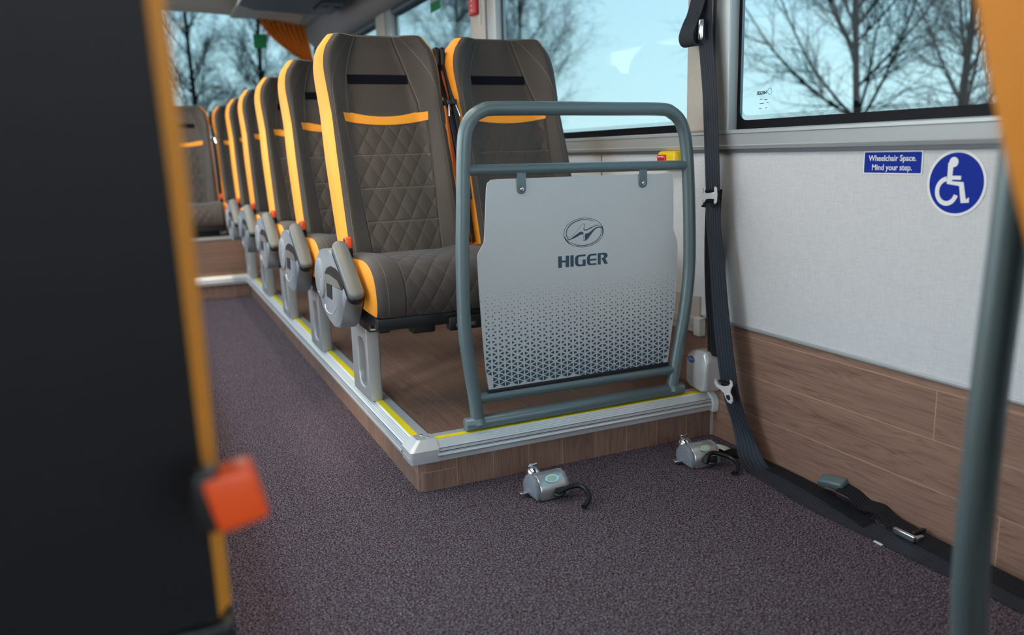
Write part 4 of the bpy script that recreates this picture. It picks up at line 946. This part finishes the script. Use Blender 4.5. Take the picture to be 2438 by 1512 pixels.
A_, B_, C_, D_ = Vector((.859, -.118, .014)), Vector((.885, -.167, .012)), Vector((.850, -.180, .016)), Vector((.832, -.150, .016))
R = [[tuple((A_.lerp(B_, u).lerp(D_.lerp(C_, u), t)) + Vector((0, 0, .005*math.sin(PI*u)))) for u in [j/8 for j in range(9)]] for t in [i/6 for i in range(7)]]
b.grid(R); pt = b.build('paper_tag', MT['paper'], fs, O8, smooth=50)
sm_ = pt.modifiers.new('thick', 'SOLIDIFY'); sm_.thickness = .0006
b = MB(); b.rbox((.808, -.762, .0003), (.834, -.740, .0030), .0012); tag(b.build('floor_clip', MT['paper'], smooth=40), 'small white clip peeking out under the grey belt on the carpet', 'clip')

# ------------------------------------------------------------------ outside: bare trees and ground
b = MB(); b.box((-60, -40, -1.45), (80, 90, -1.4)); struct('ground', b, MT['grass'])
def tree_mesh(seed, H_=8.0, c2=2, wide=.40):
    rnd = random.Random(seed); b = MB()
    def seg(p, q, r0, r1, n):
        d = (q-p).normalized(); a = d.orthogonal().normalized(); c = d.cross(a)
        vs = [p+(a*math.cos(2*PI*i/n)+c*math.sin(2*PI*i/n))*r0 for i in range(n)]+[q+(a*math.cos(2*PI*i/n)+c*math.sin(2*PI*i/n))*r1 for i in range(n)]
        b.add(vs, [(i, (i+1) % n, n+(i+1) % n, n+i) for i in range(n)])
    def branch(p, d, L, r, lev):
        k = (9, 6, 5, 3, 2)[lev]; n = 6 if lev == 0 else (4 if lev == 1 else 3); q = p; r_ = r
        for i in range(k):
            w = (.03, .10, .16, .2, .2)[lev]
            d = (d+Vector((rnd.uniform(-1, 1), rnd.uniform(-1, 1), rnd.uniform(-.5, .5)))*w+Vector((0, 0, (.02, .10, .07, .04, .0)[lev]))).normalized()
            q2 = q+d*L/k; r2_ = r_*(.86, .84, .80, .8, .7)[lev]; seg(q, q2, r_, r2_, n)
            if lev < 4:
                cnt = (0 if i < 2 else 4, 2, c2, 1)[lev]
                for _ in range(cnt):
                    side = d.orthogonal().normalized(); side.rotate(Matrix.Rotation(rnd.uniform(0, 2*PI), 3, d))
                    an = rnd.uniform(.55, .95) if lev else rnd.uniform(.65, 1.0)
                    nd = d*math.cos(an)+side*math.sin(an)
                    LL = L*((wide-.06*wide*i)*rnd.uniform(.8, 1.1) if lev == 0 else rnd.uniform(.38, .58))
                    rr_ = r2_*(.5 if lev == 0 else .6)
                    st = q.lerp(q2, rnd.random()); branch(st, nd, LL, max(rr_, .0030), lev+1)
            q, r_ = q2, r2_
    branch(Vector((0, 0, 0)), Vector((0, 0, 1)), H_, .10, 0)
    return b
t1 = tree_mesh(3, 8.4); t2 = tree_mesh(12, 8.0); t3 = tree_mesh(21, 8.4, 2, .22)
lbs = ['bare tree seen through the right window, its trunk in the middle of the pane', 'bare tree at the right end of the right window beside the orange seat', 'bare tree behind the window-side front seat, branches reaching into the middle pane',
       'bare tree seen through the third window above the front aisle seat', 'bare tree seen through the left half of the rear window', 'bare tree behind the green square sticker in the rear window', 'bare tree beyond the orange curtain']
camv = Vector((-.5737, -1.9239, 0))
pos = [((9, 6.98), 1.15), ((9, 5.42), 1.25), ((9, 18.6), 1.0), ((9, 23.5), .95), ((.72, 18), 1.05), ((2.2, 18), 1.0), ((3.6, 18), 1.2)]
trees = []
for i, ((x, y), s) in enumerate(pos):
    d = Vector((x, y, 0))-camv; p = camv+d*s
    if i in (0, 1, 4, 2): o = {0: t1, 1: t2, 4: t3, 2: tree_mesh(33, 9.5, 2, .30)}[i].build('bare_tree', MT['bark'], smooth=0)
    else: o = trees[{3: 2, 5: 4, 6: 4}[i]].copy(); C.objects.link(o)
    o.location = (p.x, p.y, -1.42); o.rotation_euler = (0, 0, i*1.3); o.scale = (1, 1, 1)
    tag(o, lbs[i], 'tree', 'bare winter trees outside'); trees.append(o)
